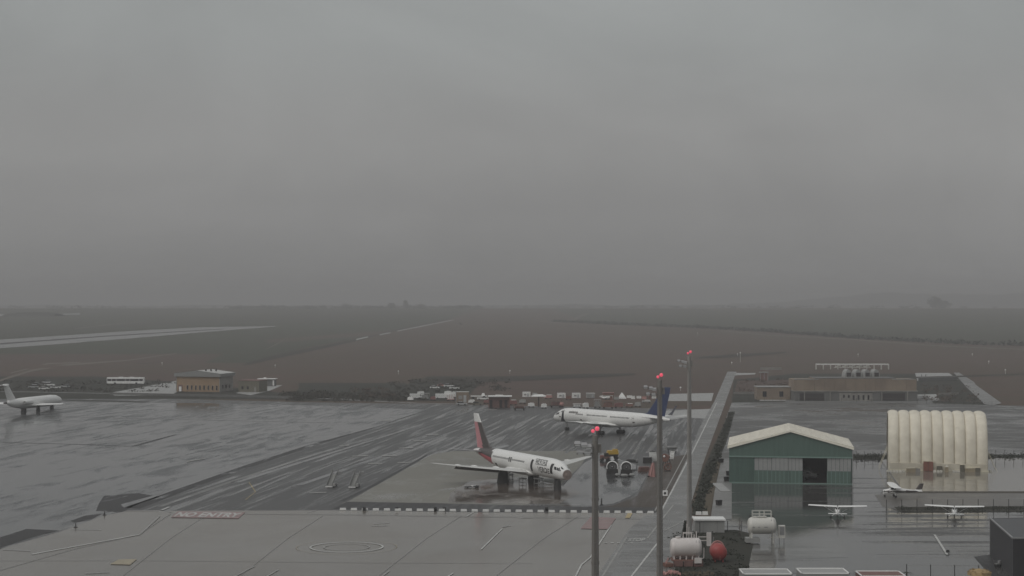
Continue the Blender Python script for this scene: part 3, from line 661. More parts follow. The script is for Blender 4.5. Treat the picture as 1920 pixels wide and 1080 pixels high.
def airliner(root, livery, radome=True, winglets=False, fin='fin'):
    xs_ = [s[0] for s in SEC]; fine = []
    for a, c in zip(xs_, xs_[1:]):
        k = max(1, int((c-a)/.8)); fine += [a+(c-a)*i/k for i in range(k)]
    fine.append(xs_[-1])
    if not radome: fine = [x for x in fine if x >= 1.2]
    if livery == 'dark':
        def mf(p):
            x = NOSE-p.x; zc = sec_at(x)[0]; lim = 34.2+.25*(p.z-zc)
            if x < lim: return 0
            if x > 43.2: return 0
            return 1 if p.z > zc+.05 else 2
    else: mf = lambda p: 0
    rr = []
    for x in fine:
        zc, rz, ry = sec_at(x)
        rr.append([Vector((NOSE-x, ry*math.cos(2*math.pi*k/32), zc+rz*math.sin(2*math.pi*k/32))) for k in range(32)])
    MB().rings(rr, 0, True, True, mf).build('fuselage', [M['plane_white'], M['plane_dark'], M['plane_red']], root, smooth=True)
    if not radome:
        b = MB(); b.lathe((NOSE-1.17, 0, 3.5), (1, 0, 0), [(0, 1.0), (.1, 1.0), (.1, .45), (.22, .38)], 24); b.build('bulkhead', M['bulkhead'], root)
    # belly fairing
    b = MB(); R2 = []
    for x, hw, dz in ((13.5, .3, .1), (15.5, 1.5, .55), (18, 1.95, .75), (24, 1.95, .75), (27, 1.5, .5), (29.5, .3, .1)):
        R2.append([Vector((NOSE-x, hw*1.08*math.cos(a), 2.75+ (dz+.15)*math.sin(a))) for a in [2*math.pi*k/16 for k in range(16)]])
    b.rings(R2).build('belly_fairing', M['plane_white'], root, smooth=True)
    for sd, nm in ((1, 'wing'), (-1, 'wing')):
        st = [foil(sd*1.5, 15.6, 25.6, 2.75, .95), foil(sd*7, 19.0, 25.9, 3.25, .62), foil(sd*13, 22.4, 27.0, 3.85, .40), foil(sd*18.6, 25.6, 27.7, 4.5, .2), foil(sd*19, 26.2, 27.7, 4.55, .1)]
        wg = MB().rings(st).build(nm, M['plane_grey'], root, smooth=True)
        for yf in (4.6, 9.5, 13.2):
            xa = 25.6+(yf-2)*.09
            MB().lathe((NOSE-xa+2.2, sd*yf, 2.72+yf*.085), (-1, 0, 0), [(0, .05), (.7, .26), (2, .3), (3.2, .16), (3.7, .03)], 8).build('flap_fairing', M['plane_white'], wg, smooth=True)
        if winglets:
            a = [foil(0, 25.9, 27.7, 0, .13), foil(0, 26.7, 27.7, 0, .08), foil(0, 27.9, 28.5, 0, .04)]
            yy = (19.0, 19.6, 20.2); zz = (4.55, 5.3, 7.2); R3 = []
            for ring, y_, z_ in zip(a, yy, zz): R3.append([Vector((p.x, sd*(y_-p.z*.8), z_+p.z*.2)) for p in ring])
            MB().rings(R3).build('winglet', M['winglet'], wg, smooth=True)
        st = [foil(sd*.5, 40.2, 45.0, 5.2, .42), foil(sd*7.6, 44.4, 46.6, 5.95, .16)]
        MB().rings(st).build('tailplane', M['plane_grey' if livery != 'dark' else 'steel'], root, smooth=True)
        if livery == 'dark':
            b = MB(); b.rings([[Vector((NOSE-25.2, sd*3.6, 2.75)), Vector((NOSE-26.6, sd*3.6, 1.9)), Vector((NOSE-26.7, sd*3.6, 2.0)), Vector((NOSE-25.3, sd*3.6, 2.9))], [Vector((NOSE-26.5, sd*13.4, 3.75)), Vector((NOSE-27.6, sd*13.4, 3.0)), Vector((NOSE-27.7, sd*13.4, 3.1)), Vector((NOSE-26.6, sd*13.4, 3.9))]]); b.build('flap', M['plane_dark'], wg)
    # fin: vertical loft, chordwise colours
    R4 = []
    for z, xl, xt, tk in ((5.9, 35.6, 45.2, .3), (6.6, 38.6, 45.4, .3), (9.2, 41.0, 46.1, .26), (11.6, 43.1, 46.9, .2), (13.3, 44.5, 47.3, .15), (13.5, 44.8, 47.3, .1)):
        ring = []
        us = (0, .04, .12, .3, .5, .62, .8, 1)
        for u in us: ring.append(Vector((NOSE-(xl+(xt-xl)*u), tk*(1.6*math.sqrt(u)*(1-u)+.05*(1-u)), z)))
        for u in us[-2:0:-1]: ring.append(Vector((NOSE-(xl+(xt-xl)*u), -tk*(1.6*math.sqrt(u)*(1-u)+.05*(1-u)), z)))
        R4.append(ring)
    def finf(p):
        if livery != 'dark': return 0
        z = p.z; t = (z-5.9)/7.6
        for za, zb, xa, xb, ta, tb in ((5.9, 6.6, 35.6, 38.6, 45.2, 45.4), (6.6, 13.5, 38.6, 44.8, 45.4, 47.3)):
            if za <= z <= zb:
                k = (z-za)/(zb-za); xl = xa+k*(xb-xa); xt = ta+k*(tb-ta)
        u = (NOSE-p.x-xl)/(xt-xl)
        if z > 11.6: return 2
        return 0 if u < .56 else 1
    cols = [M['plane_dark'], M['plane_pink'], M['plane_white']] if livery == 'dark' else [M['plane_blue' if livery == 'blue' else 'plane_white']]*3
    MB().rings(R4, 0, True, True, finf).build('tail_fin', cols, root, smooth=False)
    # cockpit panes
    for sd in (1, -1):
        for q in (((1.62, 62), (1.95, 26), (2.8, 38), (2.5, 66)), ((2.02, 24), (2.9, 19), (3.35, 37), (2.9, 38)), ((3.0, 18), (3.9, 14), (4.15, 31), (3.5, 36))):
            b = MB(); b.face([skin(x, R(ph), sd, .04) for x, ph in q]); b.build('cockpit_pane', M['glass'], root)
    # landing gear
    b = MB(); b.cyl((NOSE-5.6, 0, .5), (NOSE-5.3, 0, 2.9), .26); g = b.build('nose_gear', M['gear'], root)
    for sd in (1, -1):
        MB().cyl((NOSE-5.6, sd*.15, .48), (NOSE-5.6, sd*.5, .48), .48, n=16).build('wheel', M['tyre'], g)
    for sd in (1, -1):
        b = MB(); b.cyl((NOSE-23.9, sd*3.65, .6), (NOSE-23.6, sd*3.4, 3.0), .24); b.cyl((NOSE-23.6, sd*3.6, 1.3), (NOSE-23.2, sd*1.9, 2.6), .12); b.box((NOSE-23.9, sd*3.65, .62), (1.6, .25, .25))
        g = b.build('main_gear', M['gear'], root)
        for dx in (-.62, .62):
            for dy in (-.42, .42):
                MB().cyl((NOSE-23.9+dx, sd*3.65+dy-.2, .56), (NOSE-23.9+dx, sd*3.65+dy+.2, .56), .56, n=16).build('wheel', M['tyre'], g)
    return root
def cabin(root, side, spans, z=4.72):
    b = MB()
    for x0, x1 in spans:
        x = x0
        while x < x1:
            skin_patch(b, x, x+.27, z, z+.36, side, .02, 1); x += .52
    tag(b.build('cabin_windows', M['glass'], root), kind='stuff')
def door(root, x, side, z0=3.75, z1=5.75, wd=.95, m='black', frame=True):
    b = MB()
    if frame: skin_patch(b, x-.16, x+wd+.16, z0-.16, z1+.14, side, .02, 8)
    else: skin_patch(b, x, x+wd, z0, z1, side, .02, 8)
    o = b.build('door', M['white' if frame else m], root)
    if frame:
        b = MB(); skin_patch(b, x, x+wd, z0, z1, side, .045, 8); b.build('door_opening', M[m], o)
    return o

def heading(a): return R(90-a)
A = empty('airliner', (1.45, 401, .0), heading(154.4), 'white airliner with dark red tail and missing nose cone on the concrete pad', 'airliner', sc=1.06)
airliner(A, 'dark', radome=False)
cabin(A, -1, ((17.5, 23.4), (25.2, 33.5))); cabin(A, 1, ((8.5, 33.5),))
door(A, 4.5, -1, 3.45, 5.5, .9); door(A, 13.4, -1, 3.3, 5.65, .95); door(A, 5.6, 1)
door(A, 23.7, -1, 4.35, 5.35, .5); door(A, 24.5, -1, 4.35, 5.35, .5); door(A, 31.5, -1, 2.9, 3.5, 1.0, 'glass', False)
b = MB(); skin_patch(b, 6.9, 12.2, 4.85, 5.95, -1, .03, 6, slant=.6); pb = b.build('title_panel', M['grey_metal'], A)
skin_text('CABO', 10.1, 5.38, 1.35, -1, M['white'], pb, .02, sx=1.35)
skin_text('VERDE', 8.3, 3.9, 1.5, -1, M['plane_dark'], A, .03, sx=1.2)
for dx, dy, nm in ((-23.9, 3.65, 0), (-23.9, -3.65, 0), (-5.5, 0, 1)):        # dark shapes added at the gear, standing in for shade and reflection
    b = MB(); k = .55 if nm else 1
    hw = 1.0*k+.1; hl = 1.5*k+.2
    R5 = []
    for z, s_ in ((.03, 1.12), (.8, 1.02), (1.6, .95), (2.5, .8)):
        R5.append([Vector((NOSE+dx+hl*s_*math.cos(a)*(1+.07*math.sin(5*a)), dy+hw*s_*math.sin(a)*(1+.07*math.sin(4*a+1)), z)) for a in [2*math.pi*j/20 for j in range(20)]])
    b.rings(R5).build('gear_shade', M['black'], A)
for q_, (dx, dy, sz) in enumerate(((-15.5, .6, 1.2), (-19, -1.4, 1.0), (-11.5, -.8, .8), (-26.5, -1, 1.1), (-29.5, .4, 1))):   # trestles and boxes under the belly
    P = A.matrix_basis
    p = Matrix.Translation((1.45, 401, 0)) @ Matrix.Rotation(heading(154.4), 4, 'Z') @ Vector(((NOSE+dx)*1.06, dy*1.06, 0))
    r = empty('trestle', (p.x, p.y, 0), heading(154.4)+.2, 'grey trestle under the belly of the dark-tailed airliner, %s' % ('third from the nose', 'fourth from the nose', 'second from the nose', 'second from the tail', 'nearest the tail')[q_], 'trestle', 'trestles under the airliner belly', sz)
    MB().box((0, 0, 1.3), (1.5, 1.2, .25)).build('top_beam', M['steel'], r)
    for sx_ in (-.6, .6):
        for sy in (-.45, .45): MB().cyl((sx_*1.15, sy*1.15, 0), (sx_, sy, 1.2), .07, n=6).build('leg', M['gear'], r)
    MB().box((0, 0, .35), (1.3, 1.0, .08)).build('cross_tray', M['grey_metal'], r)
X, Y = G(884, 915)
r = empty('tow_bar', (X, Y, 0), .2, 'black and white tow bar lying on the concrete pad left of the dark-tailed airliner', 'tow bar')
b = MB().cyl((-1.6, 0, .25), (1.5, .15, .3), .14, n=8); b.build('bar', M['black'], r)
MB().box((.5, .3, .42), (1.0, .5, .3), .5).build('head', M['white'], r); MB().box((1.3, -.2, .3), (.6, .4, .5), -.3).build('clamp', M['dark_box'], r)
for dx in (-.9, .9): MB().cyl((dx, -.35, .2), (dx, -.2, .2), .2, n=10).build('wheel', M['tyre'], r)

B = empty('airliner', (30.6, 544.6, 0), heading(-38.1), 'white airliner with blue tail fin and blue winglets parked at the back of the apron', 'airliner', sc=1.15)
airliner(B, 'blue', True, True)
cabin(B, 1, ((11.5, 14.6), (16.2, 24.5), (25.8, 35)))
for x in (5.4, 15.2, 33.4): door(B, x, 1, 3.7, 5.6, .8, 'plane_white')
for x, z in ((4.2, 3.7), (13.2, 3.3), (34.5, 3.7)):
    b = MB(); skin_patch(b, x, x+.8, z, z+.3, 1, .02, 2); b.build('panel', M['plane_dark'], B)
skin_text('air', 5.6, 5.45, 1.1, 1, M['plane_dark'], B, .02, .15, sx=1.25)
skin_text('astana', 10.3, 5.4, 1.1, 1, M['plane_dark'], B, .02, .15, sx=1.35)
MB().lathe((NOSE-47.2, 0, 5.1), (-1, 0, 0), [(0, .14), (.12, .14)], 10).build('exhaust', M['black'], B)

# third airliner: rear-engined, tail towards us, at the left edge
def jet(root):
    prof = [(-15, 3.3, .08), (-13.5, 3.15, .7), (-11, 2.95, 1.25), (-7, 2.75, 1.6), (-2, 2.7, 1.7), (10, 2.7, 1.7), (13, 2.65, 1.55), (15, 2.5, 1.1), (16.3, 2.35, .5), (16.6, 2.3, .08)]
    MB().rings([[Vector((x, r*math.cos(a), z+r*math.sin(a))) for a in [2*math.pi*k/24 for k in range(24)]] for x, z, r in prof]).build('fuselage', M['plane_white'], root, smooth=True)
    def fl(y, xl, xt, z, t): return [Vector((p.x-NOSE, p.y, p.z)) for p in foil(y, xl, xt, z, t)]
    for sd in (1, -1):
        MB().rings([fl(sd*1.2, -4, 3.2, 1.9, .8), fl(sd*13.5, 4.6, 7.2, 2.7, .4)]).build('wing', M['plane_white'], root, smooth=True)
        e_ = MB().lathe((-5.2, sd*2.75, 3.2), (-1, 0, 0), [(0, .5), (.15, .72), (1.2, .8), (3.2, .7), (4.3, .5), (4.35, .4), (3.8, .38)], 16); e_.build('engine', M['plane_white'], root, smooth=True)
        MB().box((-7, sd*1.9, 3.2), (2.2, .9, .2)).build('pylon', M['plane_white'], root)
        MB().rings([fl(sd*.1, 14.7, 17.2, 8.55, .2), fl(sd*1.6, 15.8, 17.5, 8.5, .12)]).build('tailplane', M['plane_white'], root, smooth=True)
    R6 = []
    for z, xl, xt in ((4.0, 9.6, 14.5), (8.5, 13.8, 16.6)):
        R6.append([Vector((-(xl+(xt-xl)*u), .16*s_*(1-abs(2*u-1))**.6, z)) for u, s_ in ((0, 0), (.25, 1), (.6, 1), (1, 0), (.6, -1), (.25, -1))])
    MB().rings(R6).build('tail_fin', M['plane_white'], root)
    MB().lathe((-14, 0, 8.6), (-1, 0, 0), [(-.6, .05), (0, .25), (2.4, .3), (3.4, .05)], 8).build('fin_bullet', M['plane_white'], root, smooth=True)
    MB().rings([[Vector((-15+dx, r*math.cos(a), 3.3+r*math.sin(a))) for a in [2*math.pi*k/12 for k in range(12)]] for dx, r in ((0, .35), (-1.2, .25))]).build('tail_cone', M['plane_dark'], root, smooth=True)
    for nm, x, y in (('nose_gear', 11, 0), ('main_gear', -1, 2.3), ('main_gear', -1, -2.3)):
        g = MB().cyl((x, y, .4), (x, y*.9, 2), .15).build(nm, M['gear'], root)
        for dy in (-.3, .3): MB().cyl((x, y+dy-.12, .45), (x, y+dy+.12, .45), .45, n=14).build('wheel', M['tyre'], g)
        MB().box((x, y, .95), (1.0, .8, 1.8), taper=.85).build('gear_shade', M['black'], root)  # dark box added round the gear to stand in for shade
    MB().box((-5.5, 0, .6), (1.2, 1.0, 1.15), taper=.9).build('tail_prop', M['black'], root)
    b = MB(); b.box((1.8, 2.6, 1.55), (6, 2.6, .12), .35, rx=.3); b.build('flap', M['plane_white'], root)
    return root
J = empty('airliner', (*G(62, 771), 0), heading(15), 'plain white rear-engined airliner seen from behind at the left edge of the apron', 'airliner', sc=1.25)
jet(J)

# ------------------------------------------------------------------ light aircraft
def cessna(root, stripe=False):
    prof = [(1.75, .95, .28, .25), (1.6, 1.0, .42, .42), (.6, 1.1, .52, .5), (.2, 1.25, .62, .55), (-.9, 1.35, .66, .54), (-1.8, 1.25, .48, .42), (-3.6, 1.2, .28, .22), (-5.7, 1.22, .14, .08)]
    mf = (lambda p: 1 if stripe and -5.6 < p.x < 1.5 and abs(p.z-1.12) < .16-.01*p.x else 0)
    rr = []
    for a, c in zip(prof, prof[1:]):
        for k in range(4):
            t = k/4; x, z, rz, ry = [a[i]+t*(c[i]-a[i]) for i in range(4)]
            rr.append([Vector((x, ry*math.copysign(abs(math.cos(q))**.7, math.cos(q)), z+rz*math.copysign(abs(math.sin(q))**.7, math.sin(q)))) for q in [2*math.pi*j/20 for j in range(20)]])
    MB().rings(rr, 0, True, True, mf).build('fuselage', [M['white'], M['plane_dark']], root, smooth=True)
    def fl(y, xl, xt, z, t): return [Vector((-(p.x-NOSE)*-1, p.y, p.z)) for p in foil(y, xl, xt, z, t)]
    for sd in (1, -1):
        wg = MB().rings([fl(sd*.1, -.4, 1.35, 2.12, .27), fl(sd*2.6, -.4, 1.35, 2.2, .26), fl(sd*5.35, -.25, 1.1, 2.3, .2), fl(sd*5.5, -.1, 1.0, 2.3, .1)]).build('wing', M['white'], root, smooth=True)
        MB().cyl((.05, sd*.55, .85), (-.25, sd*2.6, 2.12), .05, n=8).build('strut', M['white'], root)
        MB().rings([fl(sd*.05, 4.6, 5.75, 1.3, .1), fl(sd*1.72, 4.85, 5.65, 1.32, .07)]).build('tailplane', M['white'], root, smooth=True)
        g = MB().cyl((-.55, sd*.4, .8), (-.6, sd*1.2, .25), .06, n=8).build('main_gear', M['white'], root)
        MB().cyl((-.6, sd*1.14, .22), (-.6, sd*1.36, .22), .24, n=14).build('wheel', M['tyre'], g)
        b = MB(); b.face([(.35, sd*.545, 1.5), (-.75, sd*.555, 1.5), (-.7, sd*.5, 1.88), (.1, sd*.48, 1.88)]); b.build('side_window', M['glass'], root)
    b = MB(); b.face([(.55, -.42, 1.56), (.55, .42, 1.56), (.12, .42, 1.92), (.12, -.42, 1.92)]); b.build('windscreen', M['glass'], root)
    b = MB(); b.face([(-1.25, -.38, 1.93), (-1.25, .38, 1.93), (-1.85, .3, 1.7), (-1.85, -.3, 1.7)]); b.build('rear_window', M['glass'], root)
    R7 = []
    for z, xl, xt in ((1.3, 4.0, 5.7), (1.5, 4.55, 5.8), (2.7, 5.35, 6.15)):
        R7.append([Vector((-(xl+(xt-xl)*u), .07*s_, z)) for u, s_ in ((0, 0), (.3, 1), (1, .1), (1, -.1), (.3, -1))])
    MB().rings(R7, 0, True, True, (lambda p: 1 if stripe and p.z > 1.7 else 0)).build('tail_fin', [M['white'], M['plane_dark']], root)
    g = MB().cyl((1.25, 0, .8), (1.35, 0, .2), .05, n=8).build('nose_gear', M['gear'], root)
    MB().cyl((1.35, -.09, .2), (1.35, .09, .2), .2, n=14).build('wheel', M['tyre'], g)
    b = MB().lathe((1.72, 0, .97), (1, 0, 0), [(0, .17), (.15, .14), (.3, .02)], 12)
    b.box((1.8, 0, .97), (.05, 1.9, .14), rx=.5); b.build('propeller', M['gear'], root)
    return root
def put_cessna(px, py, az, label, stripe=False, sc=1.0):
    r = empty('light_aircraft', (*G(px, py), 0), heading(az), label, 'light aircraft', 'parked light aircraft', sc); return cessna(r, stripe)
put_cessna(1570.5, 970, 10.5, 'white high-wing light aircraft seen from behind in front of the green hangar')
put_cessna(1789.5, 970.5, 13.5, 'white high-wing light aircraft seen from behind by the ditch near the charcoal building')
put_cessna(1672, 932, -85.6, 'white light aircraft with dark stripe and dark fin, side on, at corner of raised slab', True, 1.08)

# ------------------------------------------------------------------ green hangar
def hangar():
    Lx, Yf = G(1368, 907); Rx, _ = G(1596, 907)
    Wd = Rx-Lx; zw = (907-838)/S(907); za = (907-809)/S(907); D = 24.0
    r = empty('green_hangar', ((Lx+Rx)/2, Yf, 0), R(-8), 'green metal hangar with cream gable roof and half open sliding doors', 'hangar')
    h = Wd/2; zl = (907-857)/S(907)                      # lintel above the doors
    xd0 = G(1415, 907)[0]-(Lx+Rx)/2; xo0 = G(1505, 907)[0]-(Lx+Rx)/2; xo1 = G(1550, 907)[0]-(Lx+Rx)/2
    gb = MB(); gb.v = [(-h, 0, zl), (h, 0, zl), (h, 0, zw), (0, 0, za), (-h, 0, zw), (-h, .25, zl), (h, .25, zl), (h, .25, zw), (0, .25, za), (-h, .25, zw)]
    gb.f = [(0, 1, 2, 3, 4), (9, 8, 7, 6, 5), (0, 5, 6, 1)]; gb.m = [0]*3
    gbo = gb.build('gable', M['green_clad'], r)
    for k in range(1, 30):
        x = -h+Wd*k/30; tp = za-(za-zw)*abs(x)/h-.15
        MB().box((x, -.02, (zl+.2+tp)/2), (.07, .05, tp-zl-.2)).build('cladding_rib', M['green_clad'], gbo)
    for x in (-h+.1, h-.1): MB().box((x, D/2+.15, zw/2), (.2, D-.4, zw-.02)).build('side_wall', M['green_clad'], r)
    b = MB(); b.face([(-h, D, 0), (h, D, 0), (h, D, zw), (0, D, za), (-h, D, zw)]); b.build('rear_wall', M['green_clad'], r)
    MB().box(((-h+xd0)/2, .1, zl/2), (xd0+h, .3, zl)).build('fixed_panel', M['green_dk'], r)
    MB().box((0, -.12, zl), (Wd+.1, .3, .3)).build('door_rail', M['green_trim'], r)
    MB().box((0, -.1, .12), (Wd, .2, .22)).build('ground_rail', M['green_trim'], r)
    b = MB()
    for s_ in (-1, 1):
        t = math.atan2(za-zw, h); ln = math.hypot(h, za-zw)+.35
        q = []
        for yy in (-.35, D+.35):
            for dz in (.06, .24): q += [(0, yy, za+dz), (s_*(h+.35), yy, zw-.35*math.tan(t)+dz)]
        i = len(b.v); b.v += q
        b.f += [(i, i+1, i+5, i+4), (i+2, i+6, i+7, i+3), (i, i+2, i+3, i+1), (i+4, i+5, i+7, i+6), (i+1, i+3, i+7, i+5)]; b.m += [0]*5
    rf = b.build('roof', M['cream_roof'], r)
    for s_ in (-1, 1):
        b = MB(); y0 = -.42
        b.v = [(0, y0, za-.1), (s_*(h+.38), y0, zw-.5), (s_*(h+.38), y0, zw-.05), (0, y0, za+.33), (0, y0+.12, za-.1), (s_*(h+.38), y0+.12, zw-.5), (s_*(h+.38), y0+.12, zw-.05), (0, y0+.12, za+.33)]
        b.f = [(0, 1, 2, 3), (4, 7, 6, 5), (3, 2, 6, 7), (0, 4, 5, 1), (1, 5, 6, 2)]; b.m = [0]*5
        b.build('verge_flashing', M['cream_edge'], rf)
        for k in range(1, 12):                         # standing seams
            x = s_*h*k/12
            MB().box((x, D/2, za-(za-zw)*k/12+.265), (.06, D+.6, .05)).build('roof_seam', M['cream_roof'], rf)
    # sliding doors: glazed upper half, green lower half, each leaf ribbed
    def leaf(x0, x1, n, y):
        f = MB().box(((x0+x1)/2, y, zl/2), (x1-x0, .08, zl-.3)).build('door_leaf', M['green_dk'], r)
        zm = zl*.49
        for k in range(n):
            xa = x0+(x1-x0)*k/n; wdt = (x1-x0)/n
            MB().box((xa+wdt/2, y-.07, (zm+zl-.2)/2), (wdt-.07, .05, zl-.2-zm)).build('pane', M['translucent'], f)
            MB().box((xa+wdt/2, y-.07, (zm+.3)/2), (wdt-.1, .05, zm-.35)).build('panel', M['green_clad'], f)
            MB().box((xa, y-.09, zm/2+.1), (.13, .06, zm-.1)).build('mullion', M['green_trim'], f)
    e_ = [xd0, xd0+(xo0-xd0)*.36, xd0+(xo0-xd0)*.7, xo0]
    for i in range(3): leaf(e_[i], e_[i+1]-.03, 4, .0 if i % 2 else .12)
    leaf(xo1, xo1+(h-xo1)*.5, 3, .12); leaf(xo1+(h-xo1)*.5+.03, h-.25, 3, 0)
    b = MB(); b.face([(-h+.3, 1, .05), (h-.3, 1, .05), (h-.3, D-.5, .05), (-h+.3, D-.5, .05)]); b.face([(-h+.3, D-.6, .1), (h-.3, D-.6, .1), (h-.3, D-.6, zw), (-h+.3, D-.6, zw)]); b.build('interior', M['dark_in'], r)
    MB().cyl((h+.12, -.2, .1), (h+.12, -.2, zw-.3), .09, n=8).build('downpipe', M['steel'], r)
    # aircraft wing seen inside the opening
    p = empty('light_aircraft', ((Lx+Rx)/2+xo0+3.0, Yf+9, 0), heading(95), 'white light aircraft half hidden in the dark of the green hangar opening', 'light aircraft', 'parked light aircraft')
    cessna(p)
hangar()
for px, py in ((1352, 868), (1366, 892), (1362, 903), (1348, 948)):
    X, Y = G(px, py); r = empty('waste_bin', (X, Y, .08), random.uniform(0, 1), 'black bin beside the left wall of the green hangar, %s' % {868: 'farthest back', 892: 'third from the front', 903: 'second from the front', 948: 'nearest, by the path end'}[py], 'bin', 'bins beside the green hangar')
    MB().box((0, 0, .5), (1.0, .7, .9), taper=1.12).build('body', M['black'], r); MB().box((0, 0, .98), (1.15, .85, .1)).build('lid', M['dark_box'], r)
X, Y = G(1352, 915)
tag(MB().box((0, 0, .12), (2.2, 17, .2)).build('concrete_ramp', M['pale_conc'], loc=(X, Y, .02)), 'long pale concrete slab along the left side of the green hangar', 'slab')

# ------------------------------------------------------------------ inflatable hangar
def inflatable():
    x0, Yf = G(1668, 886); x1, _ = G(1850, 886); Ln = x1-x0; n = 9; wd = Ln/n; Wd = 22.0; Ht = 13.2
    r = empty('inflatable_hangar', ((x0+x1)/2+Wd/2*math.sin(R(11)), Yf+Wd/2, .34), R(-11), 'cream inflatable hangar made of nine air-filled ribs', 'hangar')
    arch = []
    for k in range(33):
        a = math.pi*k/32; c, s_ = math.cos(a), math.sin(a)
        arch.append((-math.copysign(abs(c)**.62, c)*Wd/2, (abs(s_)**.75)*Ht))
    def tube(xc, rad):
        R8 = []
        for i, (y, z) in enumerate(arch):
            a = Vector(arch[min(i+1, 32)])-Vector(arch[max(i-1, 0)]); nrm = Vector((-a.y, a.x)).normalized()
            ring = []
            for j in range(11):
                t = math.pi*j/10
                ring.append(Vector((xc-rad*math.cos(t), y+nrm.x*rad*.5*math.sin(t), max(0, z+nrm.y*rad*.5*math.sin(t)))))
            R8.append(ring)
        return MB().rings(R8, 0, False, False).build('air_rib', M['fabric'], r, smooth=True)
    for k in range(n): tube(-Ln/2+wd*(k+.5), wd/2)
    for s_ in (-1, 1):
        b = MB(); b.face([(s_*(Ln/2-.25), y, z) for y, z in arch]); b.build('end_wall', M['fabric'], r)
    MB().box((0, -Wd/2-.42, .3), (Ln+.4, .5, .6), taper=.97).build('hem', M['fabric2'], r)
    MB().box((0, -Wd/2-.72, 1.15), (Ln*.98, .16, 1.5), rx=.18).build('skirt', M['fabric'], r)
    xc = G(1741, 886)[0]-(x0+x1)/2
    dr = MB().box((xc, -Wd/2-1.1, 1.2), (2.3, .3, 2.3)).build('door', M['brown_door'], r)
    MB().box((xc, -Wd/2-1.28, 1.2), (.06, .08, 2.2)).build('door_joint', M['plane_dark'], dr)
    MB().box((xc, -Wd/2-1.05, 2.45), (2.7, .35, .2)).build('door_head', M['fabric2'], dr)
    MB().box((xc+2.6, -Wd/2-1.1, .65), (1.3, .4, 1.3)).build('hatch', M['olive_wall'], r)
    for px, wx, hz, mt in ((1713, 2.6, .9, 'tan'), (1724, 1.2, .9, 'concrete'), (1778, .8, 1.2, 'tan'), (1779, .3, 1.6, 'white'), (1808, .9, 1.7, 'olive_wall'), (1822, 2.4, .9, 'tan'), (1836, 1.2, 1.0, 'olive_wall'), (1845, .6, .8, 'white')):
        X = G(px, 889)[0]
        o = empty('equipment_case', (X, Yf-1.9-random.random()*.5, .34), random.uniform(-.2, .2), None, 'equipment', 'equipment along the foot of the inflatable hangar')
        nm = {1713: 'tan equipment chest left of the brown door', 1724: 'grey crate just left of the brown door of the inflatable hangar', 1778: 'squat tan case right of the hatch below the sixth rib', 1779: 'thin white post beside the case below the sixth rib',
              1808: 'tall olive cabinet at the foot of the eighth rib', 1822: 'wide tan chest right of the tall olive cabinet', 1836: 'olive box near the right end of the inflatable hangar', 1845: 'small white box at the right end of the inflatable hangar foot'}[px]
        o['label'] = nm
        MB().box((0, 0, hz/2), (wx, .7, hz), taper=.96).build('body', M[mt], o); MB().box((0, 0, hz+.04), (wx*1.04, .76, .08)).build('lid', M['fabric2'], o)
    bag = MB().box((0, 0, .18), (.62, .5, .36), taper=.7)
    first = None
    for q_, px in enumerate(list(range(1666, 1700, 6))+list(range(1755, 1772, 6))+list(range(1790, 1802, 5))+list(range(1848, 1866, 6))):
        X = G(px, 888)[0]; Yb = Yf-1.2-random.random()*.4
        if first is None: first = bag.build('ballast_bag', M['sandbag']); o = first
        else: o = first.copy(); C.objects.link(o)
        o.location = (X, Yb, .345); o.rotation_euler.z = random.uniform(-.4, .4)
        tag(o, ORD[q_]+' pale ballast bag from the left at the foot of the inflatable hangar', 'sandbag', 'ballast bags along the inflatable hangar')
    for sx_ in (-1, 1):
        for k in range(3):
            b = MB().cyl((sx_*(Ln/2+.1), -Wd/2+3+k*4, 5), (sx_*(Ln/2+2.2), -Wd/2+1+k*4, 0), .035, n=5); b.build('guy_rope', M['fabric2'], r)
inflatable()

# ------------------------------------------------------------------ charcoal building at lower right
def charcoal():
    # left wall from far corner to near corner, then front wall
    yb_far = 1041; x_l = 1856
    X0, Yfar = G(x_l, yb_far); hgt = (yb_far-972)/S(yb_far)
    Yn = F*(H-hgt)/(1010-YH); X1 = (1899-960)/F*Yn
    r = empty('charcoal_building', (X0, Yfar, 0), 0, 'charcoal metal-clad building cut by the right edge of the photo', 'building')
    ex = Vector((46, 8, 0)) 
    P = [Vector((0, 0, 0)), Vector((X1-X0, Yn-Yfar, 0)), Vector((X1-X0, Yn-Yfar, 0))+ex, ex]
    t = .25
    def wall(a, c, nm, mt):
        b = MB(); d_ = (c-a).normalized(); nrm = Vector((d_.y, -d_.x, 0))
        n = max(2, int((c-a).length/1.1))
        wl = MB().face
        b.face([a, c, c+Vector((0, 0, hgt)), a+Vector((0, 0, hgt))]); o = b.build(nm, M[mt], r)
        for k in range(1, n):
            p = a+(c-a)*k/n+nrm*.02
            MB().box((p.x, p.y, hgt/2), (.05, .05, hgt-.1), math.atan2(d_.y, d_.x)).build('cladding_rib', M[mt], o)
        return o
    wall(P[0], P[1], 'side_wall', 'charcoal'); wall(P[1], P[2], 'front_wall', 'charcoal_shaded'); wall(P[2], P[3], 'side_wall', 'charcoal'); wall(P[3], P[0], 'rear_wall', 'charcoal')
    b = MB(); b.face([p+Vector((0, 0, hgt-.05)) for p in P]); rf = b.build('roof', M['charcoal_roof'], r)
    for a, c in ((P[0], P[1]), (P[1], P[2])):
        d_ = c-a; m_ = (a+c)/2
        MB().box((m_.x, m_.y, hgt+.06), (d_.length, .22, .22), math.atan2(d_.y, d_.x)).build('parapet_cap', M['steel'], rf)
    MB().cyl((.0, -.1, .1), (.0, -.1, hgt), .09, n=8).build('downpipe', M['steel'], r)
charcoal()
sheet('yard', [(1826, 1044), (1856, 1041), (1900, 1150), (1858, 1150), (1845, 1066)], M['tarmac_new'], 6)
